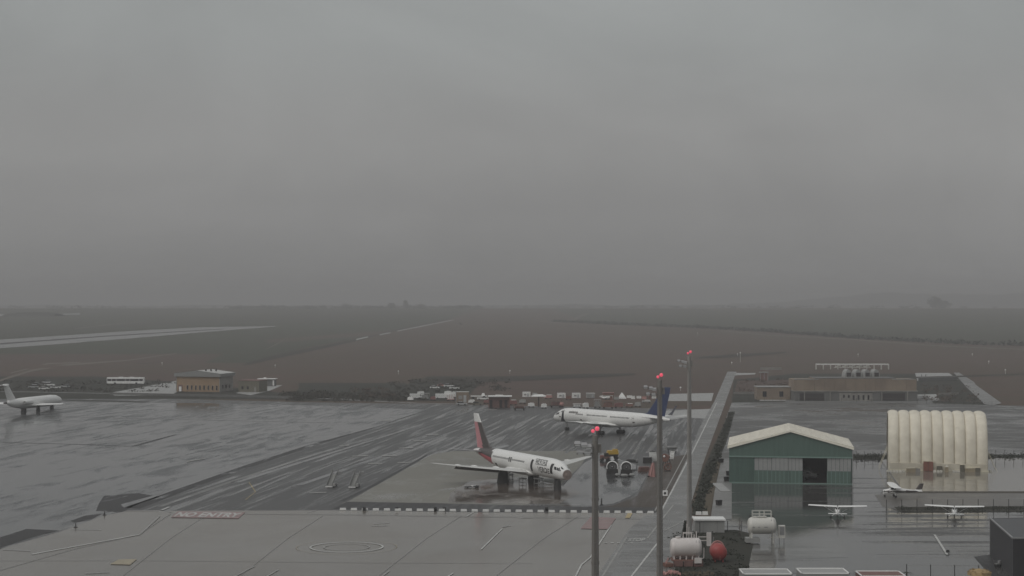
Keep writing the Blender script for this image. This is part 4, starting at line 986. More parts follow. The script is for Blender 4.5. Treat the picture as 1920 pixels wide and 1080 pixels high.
X, Y = G(1873, 1063); r = empty('trolley', (X, Y, .05), .4, 'grey low trolley beside the charcoal building wall', 'trolley')
MB().box((0, 0, .45), (1.2, .7, .15)).build('bed', M['grey_metal'], r); MB().box((.2, 0, .75), (.5, .5, .4)).build('box', M['steel'], r)
for a in (-.45, .45): MB().cyl((a, -.35, .18), (a, .35, .18), .18, n=10).build('wheel', M['tyre'], r)
X, Y = G(1777, 1037); X2, Y2 = G(1752, 1003)
line('white_line', (1776, 1041), (1752, 1003), .38, 'white_line', 13)
line('white_line', (1780, 1042), (1852, 1041), .15, 'faint_line', 13)
r = empty('chock', (X, Y, .12), .3, 'black wheel chock at the end of the slanting white line', 'chock')
MB().box((0, 0, .2), (.55, .45, .4), taper=.6).build('block', M['black'], r); MB().cyl((-.3, 0, .25), (.3, 0, .25), .05, n=6).build('handle', M['dark_box'], r)

# ------------------------------------------------------------------ fences by the ditch
def fence(pts, name, label, hgt, n, mesh=True, rails=(.9,)):
    P = [Vector((*G(*p), 0)) for p in pts]
    r = empty(name, P[0], 0, label, 'fence'); o0 = P[0]
    for i in range(len(P)-1):
        a, c = P[i]-o0, P[i+1]-o0
        for k in range(n+1):
            p = a+(c-a)*k/n
            MB().cyl((p.x, p.y, 0), (p.x, p.y, hgt), .06, n=6).build('post', M['dark_box'], r)
        for rl in rails: MB().cyl((a.x, a.y, hgt*rl), (c.x, c.y, hgt*rl), .018, n=4).build('rail', M['gear'], r)
fence([(1662, 966), (1920, 965)], 'wire_fence', 'wire fence of dark thin posts along the ditch behind the right light aircraft', 3.0, 9, rails=(.97, .6, .3))
fence([(1590, 862), (1668, 863)], 'wire_fence', 'dark wire fence between the green hangar and the inflatable hangar', 2.4, 5, rails=(.97, .55))
fence([(1850, 862), (1935, 864)], 'wire_fence', 'dark wire fence right of the inflatable hangar', 2.6, 5, rails=(.97, .55))
fence([(1700, 1098), (1835, 1100)], 'wire_fence', 'dark fence posts at the bottom edge left of the charcoal building', 3.1, 3, rails=(.97,))
fence([(1286, 1000), (1390, 996)], 'wire_fence', 'low wire fence along the back of the fuel tank yard', 1.9, 4, rails=(.95, .5))
fence([(1372, 752), (1495, 752), (1720, 757), (1860, 762)], 'wire_fence', 'far wire fence in front of the old stained concrete building', 1.8, 8, rails=(.97,))

# ------------------------------------------------------------------ apron light masts
def mast(px, wtop, wbot, ytop, Y, label, mt='mast', big=1.0):
    X = (px-960)/F*Y; k = Y/F; h = H-(ytop-YH)*k
    r = empty('light_mast', (X, Y, 0), 0, label, 'light mast', 'apron light masts')
    rb, rt = wbot*k/2, wtop*k/2
    for i in range(4):
        z0, z1 = h*i/4, h*(i+1)/4
        ra = rb+(rt-rb)*i/4; rc = rb+(rt-rb)*(i+1)/4
        MB().cyl((0, 0, z0), (0, 0, z1), ra*1.02, rc*1.0, 16).build('pole_section', M[mt], r)
    for i in (1, 2, 3):
        rc = rb+(rt-rb)*i/4; MB().cyl((0, 0, h*i/4-.12), (0, 0, h*i/4+.12), rc*1.16, n=16).build('collar', M[mt], r)
    lad = MB()
    for x in (-.18, .18): lad.cyl((x, -rb-.12, 1), (x, -rt-.12, h-2), .03, n=4)
    for q in range(int(h/1.2)): lad.cyl((-.18, -rb-.12+(rb-rt)*q*1.2/h, 1.2+q*1.2), (.18, -rb-.12+(rb-rt)*q*1.2/h, 1.2+q*1.2), .02, n=4)
    lad.build('ladder', M['gear'], r)
    MB().cyl((0, 0, 0), (0, 0, .5), rb*1.9, n=16).build('base_plate', M[mt], r)
    MB().box((-.9, -.1, h-1.0), (2.6, .12, .14)).build('cross_arm', M[mt], r)
    MB().box((-.8, -.1, h-1.9), (2.2, .12, .14)).build('cross_arm', M[mt], r)
    MB().box((.3, .2, h-1.4), (.7, .5, .9)).build('junction_box', M[mt], r)
    for x, z in ((-1.9, h-.85), (-1.2, h-1.0), (-1.6, h-1.75), (-.85, h-1.85), (-.75, h-1.15)):
        f = MB().box((x, -.35, z), (.55*big, .42*big, .3*big), rx=-.5, taper=.8).build('floodlight', M['steel'], r)
        MB().box((x, -.35-.2*big, z-.1), (.46*big, .03, .24*big), rx=-.5).build('lens', M['translucent'], f)
    for k_ in range(2):
        MB().cyl((-.25+k_*.45, -.1, h), (-.25+k_*.45, -.1, h+.35+.25*k_), .03, n=5).build('lamp_stalk', M[mt], r)
        MB().ball((-.25+k_*.45, -.1, h+.45+.25*k_), .2*(1+.25*k_), 10).build('obstruction_lamp', M['redlamp'], r, smooth=True)
    return r
mast(1116, 10.5, 16.5, 816, 186, 'thickest light mast, its red lamps beside the nose of the dark-tailed airliner', 'mast', 1.3)
mast(1237, 9, 12.5, 713, 232, 'grey light mast with red lamps in front of the blue tail fin')
mast(1292.5, 7, 9.6, 667, F*H/(1003-YH), 'light mast whose foot shows behind the white fuel tank and cypress', 'mast_pale')

# ------------------------------------------------------------------ fuel tanks
def tank(px, pyg, wpx, dia, zc, mt, label, n_legs, legw, extras, cat='fuel tank', az=0, loc=None):
    X, Y = G(px, pyg); Ln = wpx/S(pyg)
    r = empty('fuel_tank', (X, Y+1, .05), az, label, cat)
    rr = dia/2
    prof = [(-Ln/2, rr*.62), (-Ln/2+.12, rr*.82), (-Ln/2+.4, rr*.97), (-Ln/2+.6, rr), (Ln/2-.6, rr), (Ln/2-.4, rr*.97), (Ln/2-.12, rr*.82), (Ln/2, rr*.62)]
    MB().lathe((0, 0, zc), (1, 0, 0), prof, 28).build('shell', M[mt], r, smooth=True)
    for k in range(n_legs):
        x = -Ln/2+.5+(Ln-1)*k/(n_legs-1)
        MB().box((x, -rr*.55, (zc-rr*.5)/2), (legw, .25, zc-rr*.5)).build('leg', M[mt], r)
        MB().box((x, rr*.55, (zc-rr*.5)/2), (legw, .25, zc-rr*.5)).build('leg', M[mt], r)
    for x in (-Ln*.22, Ln*.22): MB().lathe((x-.04, 0, zc), (1, 0, 0), [(0, rr), (0, rr+.02), (.08, rr+.02), (.08, rr)], 28, cap=False).build('weld_band', M[mt], r)
    ld = MB()
    for y in (-.22, .22): ld.cyl((Ln*.36+y, -rr*1.08, .1), (Ln*.36+y, -rr*.75, zc+rr*.85), .035, n=5)
    for q in range(9): ld.cyl((Ln*.36-.22, -rr*(1.08-.33*q/9), .3+q*.38), (Ln*.36+.22, -rr*(1.08-.33*q/9), .3+q*.38), .025, n=4)
    ld.build('ladder', M['steel'], r)
    MB().cyl((-Ln*.25, 0, zc+rr-.05), (-Ln*.25, 0, zc+rr+.18), .42, n=16).build('manhole', M[mt], r)
    extras(r, Ln, rr, zc)
    return r
def ex1(r, Ln, rr, zc):
    b = MB()
    for x in (-.4, .9):
        for y in (-.4, .4): b.cyl((x, y, zc+rr-.1), (x, y, zc+rr+.75), .04, n=6)
    for y in (-.4, .4): b.cyl((-.4, y, zc+rr+.75), (.9, y, zc+rr+.75), .05, n=6)
    for x in (-.4, .9): b.cyl((x, -.4, zc+rr+.75), (x, .4, zc+rr+.75), .05, n=6)
    b.build('guard_rail', M['tank_white'], r)
    for x in (1.3, 1.65): MB().cyl((x, 0, zc+rr-.1), (x, 0, zc+rr+.5+.5*(x-1.3)/.35), .09, n=8).build('vent_pipe', M['tank_white'], r)
    MB().box((0, -.2, .95), (Ln*.98, rr*2, .12)).build('platform', M['rust'], r)
    for k in range(3): MB().box((-Ln/2+1.1+k*1.55, -rr-.2, .5), (1.4, .25, .9)).build('plinth_block', M['brick_red'], r)
    MB().box((1.7, -rr-.5, 1.0), (1.1, .4, .8)).build('control_box', M['tank_white'], r)
    g = MB().box((-Ln/2-.5, -rr, .3), (1.2, 1.6, .5), .3).build('steps', M['rust'], r)
    for k in range(3): MB().cyl((-Ln/2-.9, -rr-.7+.7*k, .5), (-Ln/2-.4, -rr-.7+.7*k, 1.3), .04, n=6).build('handrail', M['pink_trim'], g)
    b = MB(); b.cyl((Ln/2-.3, -rr*.3, .9), (Ln/2+.35, -rr*.3, 1.2), .08, n=8); b.cyl((Ln/2+.35, -rr*.3, 1.2), (Ln/2+.4, -rr*.2, zc), .08, n=8); b.build('fill_pipe', M['tank_white'], r)
tank(1287, 1062, 58, 3.0, 2.75, 'tank_white', 'white horizontal fuel tank on short legs above a brown plinth, left of the red tank', 5, .22, ex1)
def ex2(r, Ln, rr, zc):
    b = MB()
    for z in (.55, 1.1):
        for y in (-.5, .5): b.cyl((-1.6, y, zc+rr+z), (1.6, y, zc+rr+z), .045, n=6)
    for x in (-1.6, -.4, .4, 1.6):
        for y in (-.5, .5): b.cyl((x, y, zc+rr-.15), (x, y, zc+rr+1.1), .045, n=6)
    b.build('guard_rail', M['tank_cream'], r)
    MB().box((0, 0, zc+rr+.1), (1.5, .9, .16)).build('walkway', M['tank_cream'], r)
    for x in (-2, 1.9): MB().cyl((x, .2, zc+rr-.1), (x, .2, zc+rr+.35), .12, n=8).build('valve', M['black'], r)
    c = MB().box((Ln/2+1.0, -.1, 2.0), (1.1, .8, 2.0)).build('pump_cabinet', M['tank_cream'], r)
    MB().box((Ln/2+1.0, -.52, 2.1), (.8, .04, 1.4)).build('cabinet_door', M['steel'], c)
    MB().box((Ln/2+.2, -.1, .93), (2.6, .9, .12)).build('cabinet_shelf', M['tank_cream'], r)
    for x in (Ln/2+.6, Ln/2+1.4): MB().box((x, -.1, .45), (.1, .1, .9)).build('leg', M['steel'], r)
    MB().box((-1.6, -.1, .55), (2.4, 2.0, .75)).build('concrete_plinth', M['pale_conc'], r)
    for k, w_ in enumerate((.35, .3, .6)): MB().box((-1.6+k*.95+(.2 if k == 2 else 0), -rr-.005, zc-.1), (w_, .03, .14)).build('stencil_mark', M['gear'], r)
tank(1430, 1020, 52, 2.85, 2.95, 'tank_cream', 'cream horizontal fuel tank with top guard rail and pump cabinet, standing on the apron edge', 2, .28, ex2)
X, Y = G(1349, 1056)
r = empty('fuel_tank', (X, Y+1.8, .05), 0, 'red round-ended fuel tank with pinkish hoop seen end on beside the white tank', 'fuel tank', None, .88)
MB().lathe((0, -1.7, 1.75), (0, 1, 0), [(-.45, .3), (-.3, .8), (0, 1.3), (.35, 1.45), (3.0, 1.45), (3.4, 1.25), (3.6, .5)], 28).build('shell', M['tank_red'], r, smooth=True)
b = MB()
pts = [Vector((1.3*math.cos(a), .9, 1.85+1.65*math.sin(a))) for a in [math.pi*k/14 for k in range(15)]]
for a, c in zip(pts, pts[1:]): b.cyl(a, c, .12, n=6)
b.build('hoop', M['pink_trim'], r)
for x in (-.7, .7):
    for y in (-1.2, 1.0): MB().box((x, y, .35), (.25, .3, .7)).build('leg', M['tank_red'], r)
MB().ball((-.72, -1.75, 1.7), .1).build('valve', M['tank_cream'], r)
MB().cyl((.1, -2.0, .3), (.1, -2.12, 2.1), .03, n=6).build('gauge_pipe', M['pink_trim'], r)
X, Y = G(1327, 1024); r = empty('fuel_pump', (X, Y, .05), 0, 'white cranked fuel pump stand behind the gap between white tank and red tank', 'pump')
MB().box((.2, 0, 1.1), (.75, .6, 2.2)).build('cabinet', M['tank_white'], r); MB().box((-.8, 0, 1.5), (1.4, .12, .12)).build('arm', M['tank_white'], r); MB().box((-.8, 0, .9), (1.4, .12, .12)).build('arm', M['tank_white'], r); MB().box((-1.5, 0, .8), (.12, .3, 1.6)).build('post', M['tank_white'], r); MB().cyl((.8, 0, .1), (1.0, 0, 1.5), .07, n=6).build('hose', M['steel'], r)
X, Y = G(1331, 999); r = empty('low_store', (X, Y+2, 0), 0, 'low grey store with pale flat roof edge behind the fuel tank yard', 'shed')
MB().box((0, 0, 1.1), (5.2, 4, 2.2)).build('wall', M['pale_conc'], r); MB().box((0, -.1, 2.3), (5.6, 4.4, .25)).build('roof', M['white'], r)
for x in (-1.2, 1.3): MB().box((x, -2.03, 1.0), (.1, .06, 2)).build('wall_joint', M['gear'], r)
for px, py, nm in ((1310, 966, 'left one of two pale blocks at the foot of the tan verge'), (1322, 966, 'right one of two pale blocks at the foot of the tan verge')):
    X, Y = G(px, py); tag(MB().box((0, 0, .3), (1.1, .6, .6), taper=.9).build('concrete_block', M['white'], loc=(X, Y, .08)), nm, 'concrete block')
X, Y = G(1280, 1022)
r = empty('cypress', (X, Y, .05), 0, 'slim dark cypress behind the white fuel tank at the foot of the light mast', 'tree')
MB().cyl((0, 0, 0), (.1, 0, 2.6), .1, .03, 6).build('trunk', M['bark'], r)
b = MB()
for k in range(9): b.leaves((.05*k, 0, .35+k*.42), (.5-.035*k, .5-.035*k, .5), 60, .13, hollow=0)
b.build('crown', M['leaf'], r)
for k, (px, hh) in enumerate(((1287, 3.4), (1291, 2.9))):
    X, Y = G(px, 1020); tag(MB().cyl((0, 0, 0), (.1, 0, hh), .08, n=6).build('vent_pipe', M['tank_white'], loc=(X, Y, 0)), ('taller left' if k == 0 else 'shorter right')+' pale vent pipe between cypress and light mast', 'pipe')
X, Y = G(1387, 1006); r = empty('sapling', (X, Y, 0), 0, 'bare dark sapling at the corner of the tank yard left of the cream tank', 'tree')
b = MB().cyl((0, 0, 0), (0, 0, 3.2), .1, .03, 6); b.build('trunk', M['bark'], r)
b = MB()
for k in range(9):
    z = 1+k*.26; a = k*2.4; b.cyl((0, 0, z), (.7*math.cos(a), .7*math.sin(a), z+.5), .03, .01, 4)
b.build('branch', M['bark'], r)
b = MB(); b.leaves((-.6, 0, .6), (.8, .5, .6), 60, .1, hollow=0); b.build('foliage', M['leaf'], r)

# rubble below the white tank
X, Y = G(1272, 1076)
b = MB()
for k in range(60): b.box((X+random.uniform(-3, 5.5), Y+random.uniform(-3, 1.2), .15), (random.uniform(.2, .7), random.uniform(.2, .5), random.uniform(.15, .4)), random.uniform(0, 3), 0, .8, random.uniform(-.4, .4))
tag(b.build('rubble', M['verge']), 'rubble and scrap in front of the white fuel tank', kind='stuff')
b = MB()
for k in range(26): b.box((X+random.uniform(-3.2, 0), Y+random.uniform(-2, 1), .25), (random.uniform(.1, .25), random.uniform(.4, 1.0), random.uniform(.1, .5)), random.uniform(0, 3), 0, .9, random.uniform(-.6, .6))
tag(b.build('rubble', M['pink_trim']), 'pale scrap timber in front of the white fuel tank', kind='stuff')

# ------------------------------------------------------------------ things along the bottom edge
def container(x0, x1, ytop, Yb, mt, label, roofm, ln=5, name='site_cabin'):
    "a cabin whose roof pokes into the picture; ytop = far roof edge row"
    hh = 2.7; Yf = F*(H-hh)/(ytop-YH); X0, X1 = (x0-960)/F*Yf, (x1-960)/F*Yf; wd = X1-X0
    r = empty(name, ((X0+X1)/2, Yf-ln/2, 0), 0, label, 'cabin')
    MB().box((0, 0, (hh-.1)/2), (wd, ln, hh-.1)).build('wall', M[mt], r)
    rf = MB().box((0, 0, hh-.05), (wd+.1, ln+.1, .1)).build('roof', M[roofm], r)
    for y in (ln/2-.15, -ln/2+.15): MB().box((0, y, hh+.04), (wd+.12, .3, .12)).build('roof_rail', M['white'], rf)
    for x in (-wd/2, wd/2): MB().box((x, 0, hh+.04), (.16, ln, .12)).build('roof_rail', M['white'], rf)
    return r
container(1386, 1475, 1067, 0, 'pale_conc', 'pale cabin roof at the bottom edge below the tank yard corner', 'pale_conc')
container(1493, 1580, 1066, 0, 'pale_conc', 'pale cabin roof at the bottom edge, second along with dark end post', 'pale_conc')
container(1604, 1684, 1071, 0, 'brick_red', 'brownish-red cabin with pale roof edge at the bottom edge', 'brick_red')
X, Y = G(1700, 1104); r = empty('palm', (X, Y, 0), 0, 'small dark palm against the fence posts at the bottom edge', 'palm tree')
MB().cyl((0, 0, 0), (0, 0, 2.2), .16, .12, 8).build('trunk', M['bark'], r)
for k in range(11):
    a = k*2*math.pi/11; b = MB()
    for j in range(5):
        t0, t1 = j/5, (j+1)/5
        f_ = lambda t: Vector((1.2*t*math.cos(a), 1.2*t*math.sin(a), 2.2+.9*t-1.2*t*t))
        n_ = Vector((-math.sin(a), math.cos(a), 0))*.12
        b.face((f_(t0)-n_*(1-t0), f_(t0)+n_*(1-t0), f_(t1)+n_*(1-t1), f_(t1)-n_*(1-t1)))
    b.build('frond', M['leaf'], r)
X, Y = G(1836, 1104); r = empty('thatched_umbrella', (X, Y, 0), 0, 'tan thatched parasol top at the bottom edge beside the charcoal building', 'parasol')
MB().cyl((0, 0, 0), (0, 0, 2.4), .08, n=8).build('pole', M['bark'], r)
MB().lathe((0, 0, 2.0), (0, 0, 1), [(0, 1.7), (.5, 1.5), (.75, .7), (.9, .1)], 16).build('thatch', M['dry_leaf'], r)
b = MB(); b.leaves((0, 0, 2.35), (1.7, 1.7, .5), 260, .16, hollow=.6); b.build('straw', M['dry_leaf'], r)

# ------------------------------------------------------------------ row of striped kerb blocks
first = None
for k in range(29):
    px = 643+k*20.6; py = 957+k*.21
    if px > 1234: break
    X, Y = G(px, py)
    if first is None: o = first = MB().box((0, 0, .22), (1.25, .45, .42), taper=.9).build('kerb_block', M['white'])
    else: o = first.copy(); C.objects.link(o)
    o.location = (X, Y, .05); tag(o, ORD[k]+' white kerb block from the left end of the dashed row', 'kerb block', 'kerb blocks along the asphalt strip')
for k, px in enumerate((683, 744, 816, 833, 1025)):
    X, Y = G(px, 957.8); tag(MB().cyl((-.3, 0, .35), (.3, 0, .35), .35, n=12).build('tyre', M['tyre'], loc=(X, Y, .05)), 'dark tyre lying by the row of white kerb blocks, %s' % ('first from the left', 'second from the left', 'third from the left', 'fourth from the left', 'near the light mast')[k], 'tyre')
for px, py, nm in ((196, 966, 'upper right'), (142, 989, 'lower left')):
    X, Y = G(px, py); r = empty('edge_marker', (X, Y, .03), 0, nm+' of two small dark edge markers on the left apron', 'edge marker'); MB().box((0, 0, .05), (.6, .6, .08)).build('base', M['black'], r); MB().cyl((0, 0, .05), (0, 0, .8), .12, .06, 8).build('post', M['black'], r)
X, Y = G(1128, 947); r = empty('edge_marker', (X, Y, .05), 0, 'dark marker post on the wet asphalt right of the nearest light mast', 'edge marker'); MB().box((0, 0, .05), (.6, .6, .08)).build('base', M['black'], r); MB().cyl((0, 0, .05), (0, 0, 1.3), .14, .1, 8).build('post', M['black'], r)

# ------------------------------------------------------------------ passenger stairs
def stairs(px, py, label):
    r = empty('passenger_stairs', (*G(px, py), .03), R(-9), label, 'passenger stairs', 'passenger stairs on the apron', .74)
    MB().box((0, 3.4, .55), (2.0, 6.4, .3)).build('chassis', M['steel'], r)
    b = MB()
    for k in range(14): b.box((0, .5+k*.42, .6+k*.22), (1.5, .42, .05)); b.box((0, .3+k*.42, .5+k*.22), (1.5, .03, .2))
    b.build('stair_treads', M['pale_conc'], r)
    MB().box((0, 7.1, 3.62), (1.8, 1.6, .1)).build('top_platform', M['steel'], r)
    for sx_ in (-.85, .85):
        MB().box((sx_, 3.4, 2.45), (.05, 6.7, .9), rx=math.atan(.22/.42)).build('side_panel', M['pale_conc'], r)
        MB().box((sx_, 7.1, 4.3), (.05, 1.6, 1.1)).build('platform_rail', M['pale_conc'], r)
        for y in (1.4, 5.6):
            MB().cyl((sx_*.9-.12, y, .4), (sx_*.9+.12, y, .4), .4, n=12).build('wheel', M['tyre'], r)
        MB().cyl((sx_, 5.6, .6), (sx_*.9, 6.9, 3.5), .07, n=6).build('support_strut', M['steel'], r)
    MB().box((1.35, .9, .9), (.7, 1.2, .9)).build('engine_box', M['pale_conc'], r)
    MB().box((0, -.05, .35), (2.1, .15, .3)).build('bumper', M['white'], r)
    MB().box((1.2, 6.9, 3.9), (1.3, 1.5, .9), .2).build('side_shelter', M['steel'], r)
    MB().cyl((.6, -.2, .4), (1.5, 1.6, .45), .08, n=6).build('tow_bar', M['steel'], r)
    return r
stairs(617, 915, 'left one of the two grey mobile passenger stairs on the wet apron')
stairs(660, 916, 'right one of the two grey mobile passenger stairs on the wet apron')

# ------------------------------------------------------------------ equipment behind the masts
def nacelle(px, py, label):
    X, Y = G(px, py); r = empty('engine_nacelle', (X, Y, .04), R(-4), label, 'engine cowl', 'white engine cowls on the apron')
    rr = 1.42
    MB().lathe((0, 0, rr+.25), (0, 1, 0), [(2.8, 1.0), (1.5, 1.34), (.4, rr), (.05, rr*.97), (0, rr*.9), (.08, rr*.84), (.5, rr*.82)], 28, cap=False).build('cowl', M['white'], r, smooth=True)
    f = MB().lathe((0, 0, rr+.25), (0, 1, 0), [(.42, rr*.83), (.44, .4), (.1, .05)], 24).build('fan_disc', M['black'], r)
    for k in range(18):
        a = 2*math.pi*k/18; MB().box((.72*math.cos(a), .4, rr+.25+.72*math.sin(a)), (.62, .04, .1), ry=-a, rx=0).build('fan_blade', M['gear'], f)
    MB().ball((0, .3, rr+.25), .22).build('spinner', M['steel'], f)
    MB().box((0, 1.2, .3), (2.0, 2.4, .5), taper=.8).build('cradle', M['black'], r)
    MB().box((0, -.12, .62), (2.9, .16, 1.2), taper=.9).build('front_board', M['black'], r)
    for s_ in (-1, 1):
        for y in (.2, 2.2): MB().cyl((s_*1.0, y, .2), (s_*1.25, y, .2), .22, n=10).build('wheel', M['tyre'], r)
    return r
nacelle(1148, 889, 'left one of two round white engine cowls standing beside the nose of the dark-tailed airliner')
nacelle(1174.5, 890, 'right one of two round white engine cowls, with fan blades showing')
for px, py, ln, lab in ((1158, 894, 1.2, 'short white engine part lying left in the row before the cowls'), (1171, 895, 1.7, 'long white engine part lying in the middle of the row before the cowls'), (1185, 894, 1.3, 'white engine part lying right in the row before the cowls')):
    X, Y = G(px, py); r = empty('engine_part', (X, Y, .04), 0, lab, 'engine part')
    MB().lathe((-ln/2, 0, .4), (1, .1, 0), [(0, .15), (.2, .38), (ln*.7, .36), (ln, .12)], 12).build('casing', M['pale_conc'], r, smooth=True); MB().box((-ln/2-.1, 0, .2), (.5, .5, .36)).build('foot', M['black'], r)
    if ln > 1.5: MB().box((ln/2, 0, .2), (.4, .5, .36)).build('foot', M['black'], r)
# yellow tanker bowser
X, Y = G(1147, 862); r = empty('yellow_trailer', (X, Y, .04), R(8), 'yellow bowser trailer with dark underside behind the two engine cowls', 'trailer')
MB().box((.2, 0, 1.9), (3.0, 1.9, .95), taper=.86).build('body', M['yellow'], r); MB().box((.9, 0, 2.55), (1.2, 1.2, .35)).build('hatch', M['yellow'], r)
MB().box((.2, 0, 1.2), (2.7, 1.7, .5)).build('chassis', M['black'], r); MB().box((1.72, 0, 2.0), (.1, 1.7, .8)).build('end_plate', M['cream_edge'], r)
for x in (-.7, 1.1):
    for y in (-.8, .8): MB().cyl((x, y-.15, .5), (x, y+.15, .5), .5, n=14).build('wheel', M['tyre'], r)
MB().cyl((-1.2, 0, .8), (-2.6, -.2, .5), .08, n=6).build('drawbar', M['black'], r)
X, Y = G(1134, 864); r = empty('tow_tractor', (X, Y, .04), R(12), 'small dark red tow tractor left of the yellow trailer', 'tractor')
MB().box((0, 0, .8), (2.3, 1.4, .6)).build('body', M['brick_red'], r); MB().box((.4, 0, 1.5), (.9, 1.3, .9)).build('cab', M['black'], r); MB().box((-.7, 0, 1.25), (.8, 1.2, .3)).build('bonnet', M['red'], r)
for x in (-.75, .75):
    for y in (-.65, .65): MB().cyl((x, y-.12, .4), (x, y+.12, .4), .4, n=12).build('wheel', M['tyre'], r)
MB().box((1.8, .2, .5), (1.2, 1.0, .8), .3, taper=.7).build('cover', M['white'], r)
X, Y = G(1184, 874); r = empty('engine_stand', (X, Y, .04), R(-12), 'low dark engine stand behind the right engine cowl', 'stand')
MB().box((0, 0, 1.0), (3.2, 1.6, .22)).build('cradle', M['black'], r)
for x in (-1.3, 1.3):
    for y in (-.7, .7): MB().box((x, y, .5), (.15, .15, 1.0)).build('leg', M['gear'], r)
for x in (-.6, .7): MB().cyl((x, 0, 1.1), (x+.9, 0, 1.7), .14, n=8).build('brace', M['gear'], r)
MB().lathe((-1.3, 0, 1.35), (1, 0, 0), [(0, .2), (.4, .38), (1.6, .38), (2.4, .2)], 12).build('casing', M['black'], r)
def cowl_door(px, py, hgt, wd, label, rz):
    X, Y = G(px, py); r = empty('cowl_door', (X, Y, .04), rz, label, 'cowl panel')
    b = MB(); R9 = []
    for k in range(9):
        a = R(12+k*13); R9.append([Vector((-wd/2, .9-1.5*math.cos(a)*.6, hgt*math.sin(a*.75))), Vector((wd/2, .9-1.5*math.cos(a)*.6, hgt*math.sin(a*.75)))])
    R9 = R9+[[p+Vector((0, .08, .02)) for p in q] for q in R9[::-1]]
    b.rings(R9, closed=True).build('shell', M['white'], r)
    MB().box((0, .9, hgt*.99), (wd*.9, .25, .12)).build('hinge', M['black'], r)
    for x in (-wd/3, wd/3): MB().cyl((x, .4, 0), (x, .9, hgt*.9), .06, n=6).build('prop', M['gear'], r)
cowl_door(1225, 868, 2.9, 1.9, 'white cowl panel standing on edge left of the second light mast', .15)
cowl_door(1259, 864, 2.6, 1.2, 'white cowl panel behind the reddish-brown bare engine', -.5)
X, Y = G(1250, 872); r = empty('bare_engine', (X, Y, .04), R(70), 'reddish-brown bare aircraft engine right of the second light mast', 'aircraft engine')
MB().lathe((-1.8, 0, 1.9), (1, 0, 0), [(0, 1.0), (.25, 1.05), (.3, .75), (1.4, .8), (1.8, .6), (2.8, .62), (3.2, .4), (3.7, .12)], 20).build('core', M['rust'], r, smooth=True)
for k in range(5): MB().lathe((-1.6+k*.6, 0, 1.9), (1, 0, 0), [(0, .9-.08*k), (.1, .9-.08*k)], 16).build('casing_flange', M['brick_red'], r)
MB().ball((-1.95, .1, 2.3), .28).build('spinner', M['white'], r)
for x in (-1.2, 1.0):
    for y in (-.7, .7): MB().cyl((x, y, 0), (x, y*.6, 1.4), .09, n=6).build('leg', M['black'], r)
X, Y = G(1252, 884); r = empty('fan_case', (X, Y, .04), R(10), 'rusty open fan case ring in front of the bare engine', 'aircraft engine')
b = MB()
pts = [Vector((.85*math.cos(a), 0, 1.1+.85*math.sin(a))) for a in [2*math.pi*k/20 for k in range(21)]]
for a, c in zip(pts, pts[1:]): b.cyl(a, c, .13, n=6)
b.build('ring', M['rust'], r)
for k in range(3):
    a = math.pi*k/3; MB().cyl((.8*math.cos(a), 0, 1.1+.8*math.sin(a)), (-.8*math.cos(a), 0, 1.1-.8*math.sin(a)), .06, n=6).build('spoke', M['rust'], r)
MB().box((0, 0, .12), (1.4, .9, .2)).build('foot', M['black'], r); MB().cyl((-1.0, -.4, .0), (-1.2, -1.0, 1.4), .1, n=6).build('prop', M['rust'], r)
X, Y = G(1260, 850); r = empty('grey_cylinder', (X, Y, .04), R(5), 'long grey tail pipe cylinder raised on trestles behind the bare engine', 'pipe')
MB().lathe((-1.5, 0, 1.5), (1, 0, 0), [(0, .25), (.15, .48), (2.6, .48), (2.9, .36), (3.0, .1)], 14).build('shell', M['grey_metal'], r, smooth=True)
for x in (-1, 1): MB().box((x, 0, .5), (.2, .8, 1.0), taper=.6).build('trestle', M['black'], r)
X, Y = G(1246, 845); r = empty('scrap_frame', (X, Y, .04), .3, 'tangle of thin white frames left of the grey cylinder', 'frame')
for k in range(7):
    a = random.uniform(0, 6.3); MB().cyl((random.uniform(-.8, .8), random.uniform(-.5, .5), 0), (random.uniform(-.9, .9), random.uniform(-.5, .5), random.uniform(1, 2.4)), .06, n=5).build('bar', M['pale_conc'], r)
X, Y = G(1222, 894); r = empty('red_intake_cover', (X, Y, .04), R(-15), 'red tapering cover standing left of the second light mast', 'cover')
MB().rings([[Vector((w_*x, w_*y*.8+yo, z)) for x, y in ((-1, -1), (1, -1), (1, 1), (-1, 1))] for w_, yo, z in ((.85, 0, 0), (.62, .7, 1.4), (.4, 1.4, 2.5), (.25, 1.8, 3.1))]).build('sheet', M['red'], r)
MB().cyl((-.2, -1.05, .1), (-.05, 1.4, 3.05), .1, n=6).build('strap', M['pink_trim'], r); MB().box((-.6, -.9, .15), (.5, .5, .3)).build('weight', M['black'], r)
X, Y = G(1207, 884); r = empty('pallet_stack', (X, Y, .04), .2, 'low reddish-grey stack of pallets left of the red cover', 'pallets')
for k in range(4): MB().box((random.uniform(-.1, .1), 0, .15+k*.28), (2.4, 1.6, .2), random.uniform(-.1, .1)).build('pallet', M['brick_red' if k % 2 else 'rust'], r)
X, Y = G(1214, 868); r = empty('dark_crate', (X, Y, .04), -.1, 'dark crate left of the standing white cowl panel', 'crate')
MB().box((0, 0, .7), (2.2, 1.4, 1.4)).build('body', M['black'], r); MB().box((0, 0, 1.45), (2.3, 1.5, .1)).build('lid', M['gear'], r)
X, Y = G(1247, 931); r = empty('drain_ring', (X, Y, .06), 0, 'white square block with round black hole by the service road edge', 'block')
b = MB(); n = 16; pr = []
